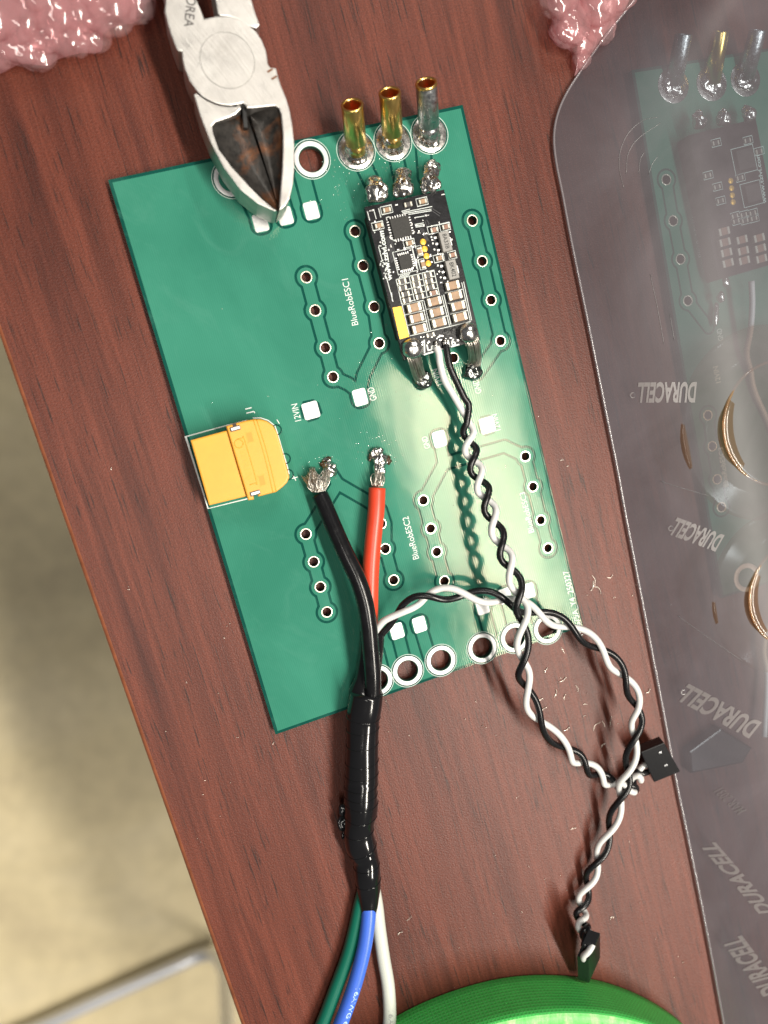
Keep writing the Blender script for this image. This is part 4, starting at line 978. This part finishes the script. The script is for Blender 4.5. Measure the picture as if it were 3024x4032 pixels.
for p in hp: ring('hole_rim', p, 1.12, 1.42, BT + .015, rim_m, B2, 18, .02)
ring('pad_ring', P(*bigh2[0], BT)[:2], 2.7, 4.0, BT + .04, M['white_pad'], B2)
for k, (b0, t0) in enumerate((((2651, 337), (2693, 134)), ((2802, 329), (2838, 122)), ((2935, 312), (2985, 117)))):
    pb, pt_ = P(*b0, BT), P(*t0, 8.0); ax = pt_ - pb; L = np.linalg.norm(ax)
    t = lathe('bullet_tube', pb, [(.2, 0), (2.1, 0), (2.1, L - .2), (2.0, L), (1.75, L), (1.7, L - 3), (.1, L - 6)], M['dull_tin'] if k != 1 else M['gold'], B2, 28, ax)
    ring('pad_ring', pb, .1, 4.3, BT + .05, M['solder'], B2)
    blob('solder_fillet', [((pb[0], pb[1], BT + .5), (3.2, 3.0, .9)), ((pb[0] + .5, pb[1] - 1.5, BT + .6), (2.4, 1.4, .7))], M['solder'], t, .35, .5, .7, 3, seed=50 + k)
e2 = [P(2712, 532, ET)[:2]]; ev2 = (P(2712, 532, ET) - P(2832, 1100, ET))[:2]; EH2 = np.linalg.norm(ev2); ev2 /= EH2; eu2 = np.array([ev2[1], -ev2[0]])
e2 = [e2[0], e2[0] + eu2 * 19.4, e2[0] + eu2 * 19.4 - ev2 * EH2, e2[0] - ev2 * EH2]
E2 = hexa('motor_controller', [(*p, ET) for p in e2], [(*p, BT + .5) for p in e2], M['black_board'], B2, .1)
for (x, y, w_, h_) in ((2930, 629, 4.8, 4.8), (2960, 763, 4.2, 4.2)):
    boxat('chip', P(x, y, ET), w_, h_, ET, ET + .8, M['chip'], E2, .06, eu2, ev2)
    lines('silkscreen', [rect_at(P(x, y, ET)[:2], w_ + 1.6, h_ + 1.6, eu2, ev2, .05, 1)], .15, ET + .03, M['silk_faint'], E2, True)
for y in (712, 741, 769, 796):
    c = P(2877 + (y - 712) * .11, y, ET); lathe('gold_dot', (c[0], c[1], ET), [(0, .1), (.7, .1), (.75, 0)], M['goldpad'], E2, 18)
for x, y in ((2853, 910), (2856, 953), (2862, 994), (2868, 1035), (2923, 943), (2928, 987), (2932, 1025), (2991, 936), (2996, 977), (3000, 1018)):
    capacitor(P(x, y, ET + 1.2), 3.2, 1.9, ET, E2, 'cap_dark', 1.2, .24, False, eu2, ev2)
for x, y in ((2820, 562), (2945, 552), (2990, 595), (2788, 690), (2915, 700), (2838, 790), (2825, 735), (2895, 850), (2930, 845), (2965, 838), (2900, 870), (2935, 868), (2970, 860)):
    capacitor(P(x, y, ET + .5), 1.9, 1.1, ET, E2, 'res_body', .5, .26, False, eu2, ev2, name='resistor')
    lines('silkscreen', [rect_at(P(x, y, ET)[:2], 2.7, 1.8, eu2, ev2, .05, 1)], .12, ET + .03, M['silk_faint'], E2, True)
for x, y in ((2755, 480), (2850, 470), (2950, 455)):
    c = P(x, y, ET); blob('solder_joint', [(c, (1.8, 1.7, 1.4)), (c + np.array([.5, 1.9, -1.5]), (1.4, 1.3, 1.2)), (c + np.array([-.6, -.8, 0]), 1.0)], M['solder'], E2, .35, .6, .7, 3, seed=x)
c = P(2858, 1110, ET); blob('solder_joint', [(c, (1.0, 1.4, .9)), (c - np.array([-.2, 3.4, 2]), (1.1, 1.6, 1.0)), (c - np.array([-.4, 7.5, 4]), (.9, 3.2, .8))], M['solder'], E2, .3, .3, .8, 3)
text('marking', 'www.tzlvi.com', P(3018, 800, ET), P(2988, 600, ET), 1.1, M['silk_faint'], E2, .02, .05)
text('legend', 'BlueRobESC3', P(2868, 1915, BT), P(2846, 1760, BT), 1.5, M['silk_faint'], B2, .02, .03)
text('legend', 'BlueRobESC1', P(2770, 1010, BT), P(2745, 850, BT), 1.5, M['silk_faint'], B2, .02, .03)
text('legend', 'GND', P(2848, 1340, BT), P(2840, 1292, BT), 1.5, M['silk_faint'], B2, .02, .03)
text('legend', '12VIN', P(2838, 1505, BT), P(2826, 1440, BT), 1.5, M['silk_faint'], B2, .02, .03)
W2 = thing('signal_cable', 'pale thin wire with dark plug seen through the smoky plastic pack', 'cable', (*P(2950, 1300, 0)[:2], 0))
tube('white_wire', cr([P(2959, 1107, 9), P(2962, 1200, 8.5), P(2955, 1300, 7), P(2940, 1390, 5), P(2955, 1460, 4), P(2972, 1545, 3.5), P(3050, 1760, 3), P(3090, 2200, 3), P(3010, 2520, 3), P(3020, 2660, 3), P(3010, 2900, 4)], 8), .75, M['wht_wire'], W2, 12)
pp_ = [P(*p, 3.4)[:2] for p in ((2715, 2960), (2840, 2868), (2962, 2945), (2925, 3005), (2722, 3046))]
prism('plug', pp_, .3, 3.4, M['plug'], W2, .5)

# ------------------------------------------------------------------ smoky clear plastic pack
edge_px = [(2600, -150), (2505, -10), (2390, 135), (2292, 272), (2228, 372), (2194, 455), (2181, 540), (2190, 640), (2216, 770), (2250, 950), (2320, 1292), (2390, 1642), (2432, 1850), (2470, 2060), (2520, 2320), (2566, 2560), (2612, 2800), (2664, 3080), (2712, 3310), (2762, 3560), (2806, 3790), (2850, 4032), (2900, 4300)]
edge = cr([P(u, v, 1.2) for u, v in edge_px], 4)
PK = thing('plastic_pack', 'smoky clear plastic battery pack with upside-down lettering covering the second board', 'packaging', (*P(2700, 1800, 0)[:2], 0))
dcol = [0, .6, 2, 5, 8.5, 10, 12, 14, 16, 19, 24, 30, 38, 46, 55, 66, 80, 110]
def filmz(d): 
    t = math.sin(math.pi / 2 * min(1, max(0, d / 34)))
    return 1.2 + 13.6 * t
dc = [(P(3025, 1668, 10)[:2], 25.5), (P(3095, 2330, 10)[:2], 22.5)]
V = []; F = []; nd = len(dcol); idx = {}
xdir = np.array([1.0, .22]); xdir /= np.linalg.norm(xdir)
def zsheet(x, y, d): return filmz(d) + .25 * math.sin(x * .11 + y * .05) * min(1, d / 20) + .15 * noise.noise(Vector((x * .05, y * .05, 0)))
rows = edge
dd_ = np.concatenate([np.linspace(0, 30, 31), np.linspace(32, 130, 50)])
for i, e in enumerate(rows):
    for j, d in enumerate(dd_):
        x, y = e[0] + xdir[0] * d, e[1] + xdir[1] * d; V.append((x, y, zsheet(x, y, d)))
nj = len(dd_)
for i in range(len(rows) - 1):
    for j in range(nj - 1):
        q = (i * nj + j, (i + 1) * nj + j, (i + 1) * nj + j + 1, i * nj + j + 1)
        F.append(q)
mesh('film', V, F, M['film'], PK, True)
tube('edge_bead', [np.array([e[0], e[1], 1.2]) for e in edge], .30, M['rim'], PK, 8)
for c, r in dc:
    lathe('blister_dome', (*c, 9.0), [(r, .3), (r * .99, .9), (r * .96, 1.2), (r * .74, 1.4), (r * .70, 1.9), (r * .66, 4.0), (r * .62, 4.8), (r * .55, 5.0), (r * .50, 4.6), (r * .05, 4.6)], M['dome'], PK, 72)
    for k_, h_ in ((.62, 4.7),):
        tube('blister_rim_gleam', [(c[0] + r * k_ * math.cos(a_), c[1] + r * k_ * math.sin(a_), 9.0 + h_) for a_ in np.linspace(0, 2 * math.pi, 73)], .42, M['dome_rim_gleam'], PK, 8)
_en = np.array([-xdir[1], xdir[0]]); _et = np.array([[np.dot(e[:2], _en), np.dot(e[:2], xdir)] for e in edge]); _et = _et[np.argsort(_et[:, 0])]
def film_at(x, y):
    p = np.array([x, y]); return zsheet(x, y, max(0, p @ xdir - np.interp(p @ _en, _et[:, 0], _et[:, 1])))
def on_film(o, lift=.12):
    org = ORIG[PK.name]
    for v in o.data.vertices: v.co.z = (film_at(v.co.x / MM + org[0], v.co.y / MM + org[1]) + lift) * MM
def PF(u, v):
    z = 10.0
    for _ in range(12): q = P(u, v, z); z = .5 * z + .5 * film_at(q[0], q[1])
    return P(u, v, z)
def film_text(s, L_, D_, cap, mt='film_ink', bold=.035, z=15.3, shear=0.0):
    # reads upside down: the first letter is the right-hand end
    on_film(text('printing', s, PF(*D_), PF(*L_), cap, M[mt], PK, bold, .12, shear), .15)
film_text('DURACELL', (2512, 1510), (2742, 1508), 4.9, z=11.5)
film_text('DURACELL', (2664, 2040), (2850, 2110), 4.6)
film_text('DURACELL', (2708, 2694), (2996, 2846), 5.3)
film_text('DURACELL', (2812, 3315), (3050, 3590), 3.6, shear=.4)
film_text('DURACELL', (2915, 3682), (3080, 3900), 5.2)
film_text('MAR 2031', (2842, 3098), (2938, 3188), 2.6, 'film_ink_glint', .01)
for c_ in ((2490, 1556), (2640, 2080), (2690, 2725)):
    ring('printing', PF(*c_), .55, .75, PF(*c_)[2] + .2, M['film_ink_glint'], PK, 16, .02)
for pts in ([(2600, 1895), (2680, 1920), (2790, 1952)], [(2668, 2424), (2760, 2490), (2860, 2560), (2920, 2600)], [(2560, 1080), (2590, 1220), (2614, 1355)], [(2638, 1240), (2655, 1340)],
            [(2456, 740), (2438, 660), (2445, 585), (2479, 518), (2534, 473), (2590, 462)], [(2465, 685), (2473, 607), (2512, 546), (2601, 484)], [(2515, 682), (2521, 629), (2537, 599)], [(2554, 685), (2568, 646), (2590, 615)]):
    tube('crease_glint', cr([PF(u, v) for u, v in pts], 6), .11, M['film_ink_glint'], PK, 5)  # pale lines painted as the glints along the film's folds

# ------------------------------------------------------------------ pink bubble wrap
def bubble_wrap(label, bubs, sheet, zb, seed):
    W_ = thing('bubble_wrap', label, 'bubble wrap', (*P(*sheet[0], 0)[:2], 0))
    g = random.Random(seed)
    for (u, v, r, z) in bubs:
        c = P(u, v, z); bm = bmesh.new()
        bmesh.ops.create_icosphere(bm, subdivisions=4, radius=1.0)
        ph = Vector((g.uniform(0, 99), g.uniform(0, 99), 0)); sx, sy = g.uniform(.9, 1.2), g.uniform(.85, 1.1)
        for vt in bm.verts:
            n_ = vt.co.copy(); k = 1 + .14 * noise.noise(n_ * .9 + ph) - .10 * (1 - min(1, 5 * abs(noise.noise(n_ * 1.7 - ph)))) 
            zc = n_.z * .62; zc = zc if zc > -.35 else -.35
            vt.co = Vector((n_.x * sx * r * k + c[0], n_.y * sy * r * k + c[1], zc * r * k + c[2]))
        bmesh.ops.delete(bm, geom=[f_ for f_ in bm.faces if f_.calc_center_median().z < c[2] - .12 * r], context='FACES')
        from_bm('bubble', bm, M['pink'], W_, True)
    p = [P(u, v, zb)[:2] for u, v in sheet]; cx_, cy_ = np.mean([q[0] for q in p]), np.mean([q[1] for q in p])
    ring_ = cr([np.array([*q, 0]) for q in p + [p[0]]], 8)[:-1]; V = []; F = []; n = len(ring_); L_ = 10
    for l in range(L_ + 1):
        t = l / L_
        for q in ring_:
            x, y = cx_ + (q[0] - cx_) * t, cy_ + (q[1] - cy_) * t
            z = zb * (1 - t ** 6 * .75) + 1.8 * noise.noise(Vector((x * .13, y * .13, seed)))
            V.append((x, y, max(.3, z)))
    for l in range(L_):
        for k in range(n): F.append((l * n + k, l * n + (k + 1) % n, (l + 1) * n + (k + 1) % n, (l + 1) * n + k))
    mesh('sheet', V, F, M['pink_sheet'], W_, True)
bubble_wrap('crumpled pink bubble wrap near the pliers and the desk edge',
            [(55, 60, 6.2, 6), (215, 20, 6.0, 7), (70, 165, 5.0, 4), (165, 130, 4.6, 5), (270, 120, 5.4, 5), (140, 200, 4.2, 3), (340, 130, 4.4, 4), (420, 10, 6.4, 7), (520, -10, 5.0, 6), (-20, 180, 5, 4), (300, 40, 5.2, 7), (-60, 20, 7, 7), (140, -60, 7, 8), (330, -70, 7, 8), (480, -80, 6, 7)],
            [(-120, -160), (200, -180), (460, -160), (570, -40), (540, 40), (440, 70), (395, 95), (385, 165), (300, 180), (210, 195), (170, 225), (60, 225), (-100, 230)], 5.0, 3)
bubble_wrap('crumpled pink bubble wrap tucked under the plastic pack',
            [(2250, 85, 5.2, 5), (2230, 130, 4.0, 3.5), (2350, 10, 6.0, 6), (2290, 160, 3.8, 3), (2200, -10, 5, 5), (2420, -50, 6, 6), (2360, 110, 4.0, 3.2), (2290, 235, 2.6, 1.8)],
            [(2150, -140), (2500, -140), (2490, 0), (2390, 130), (2290, 272), (2276, 262), (2268, 180), (2220, 160), (2178, 110), (2188, 60), (2168, 0)], 3.2, 9)

# ------------------------------------------------------------------ fine clippings scattered on the desk
Vc = []; Fc = []
def clip_(u, v, L, ang, bend, r=.09):
    c = P(u, v, .15); d = np.array([math.cos(ang), math.sin(ang), 0]); nn = np.array([-d[1], d[0], 0])
    pl = cr([c - d * L / 2, c + nn * bend * L, c + d * L / 2 + np.array([0, 0, .2])], 4)
    v_, f_ = tube_geo(pl, r, 5, True, None, len(Vc)); Vc.extend(v_); Fc.extend(f_)
for (u, v, L, a, b) in ((2335, 2285, 3, -1.3, .2), (2345, 2300, 2.4, -.9, -.3), (2330, 2310, 2.2, -1.9, .2), (2360, 2325, 2, -1.2, .1), (2400, 2268, 1.8, .3, -.3), (2300, 2820, .8, .6, .1), (2304, 2775, 1.0, .1, .3), (2215, 2560, 2, -1.1, .05), (2150, 2640, 1.6, 1.1, .1), (2215, 2675, 2.3, .6, -.15), (2270, 2710, 2, -1.2, .2), (2185, 2730, 2.2, 1.3, -.2), (2225, 2745, 1.6, 1.4, .2), (2140, 2795, 2.3, .7, .1), (2130, 2755, 1.2, .5, .1), (2350, 2860, 3, .9, .2), (2375, 2850, 1.8, -1.1, .1), (2405, 2840, 2.8, 1.5, .05), (2230, 2870, 2, .5, -.1), (2375, 2935, 1.4, .8, .2), (2258, 3263, 1.6, .3, .1), (1610, 3615, 1.8, .8, -.1), (1575, 3675, 1.4, .6, .2), (2410, 3615, 1.2, .4, .3), (2550, 2720, 1.6, .8, -.3), (2235, 1835, .5, .5, 0), (2212, 1812, .8, .3, .1), (438, 1846, .6, 1.4, 0), (1076, 2925, .7, 1.1, 0)):
    clip_(u, v, L, a, b, rnd.uniform(.05, .11))
for _ in range(90):
    cu_, cv_ = rnd.choice([rnd.uniform(1700, 2600), rnd.uniform(1500, 2700), rnd.uniform(300, 1000)]), rnd.uniform(2300, 3900)
    if (P(cu_, cv_, 0)[:2] - e0) @ en < 3: continue
    clip_(cu_, cv_, rnd.uniform(.15, .5), rnd.uniform(0, 3.1), 0, .07)
tag(mesh('metal_clippings', Vc, Fc, M['lint'], None, True, loc=(*P(2250, 2800, 0)[:2], 0)), 'fine bright wire clippings and lint scattered over the reddish desk', 'clippings', kind='stuff')
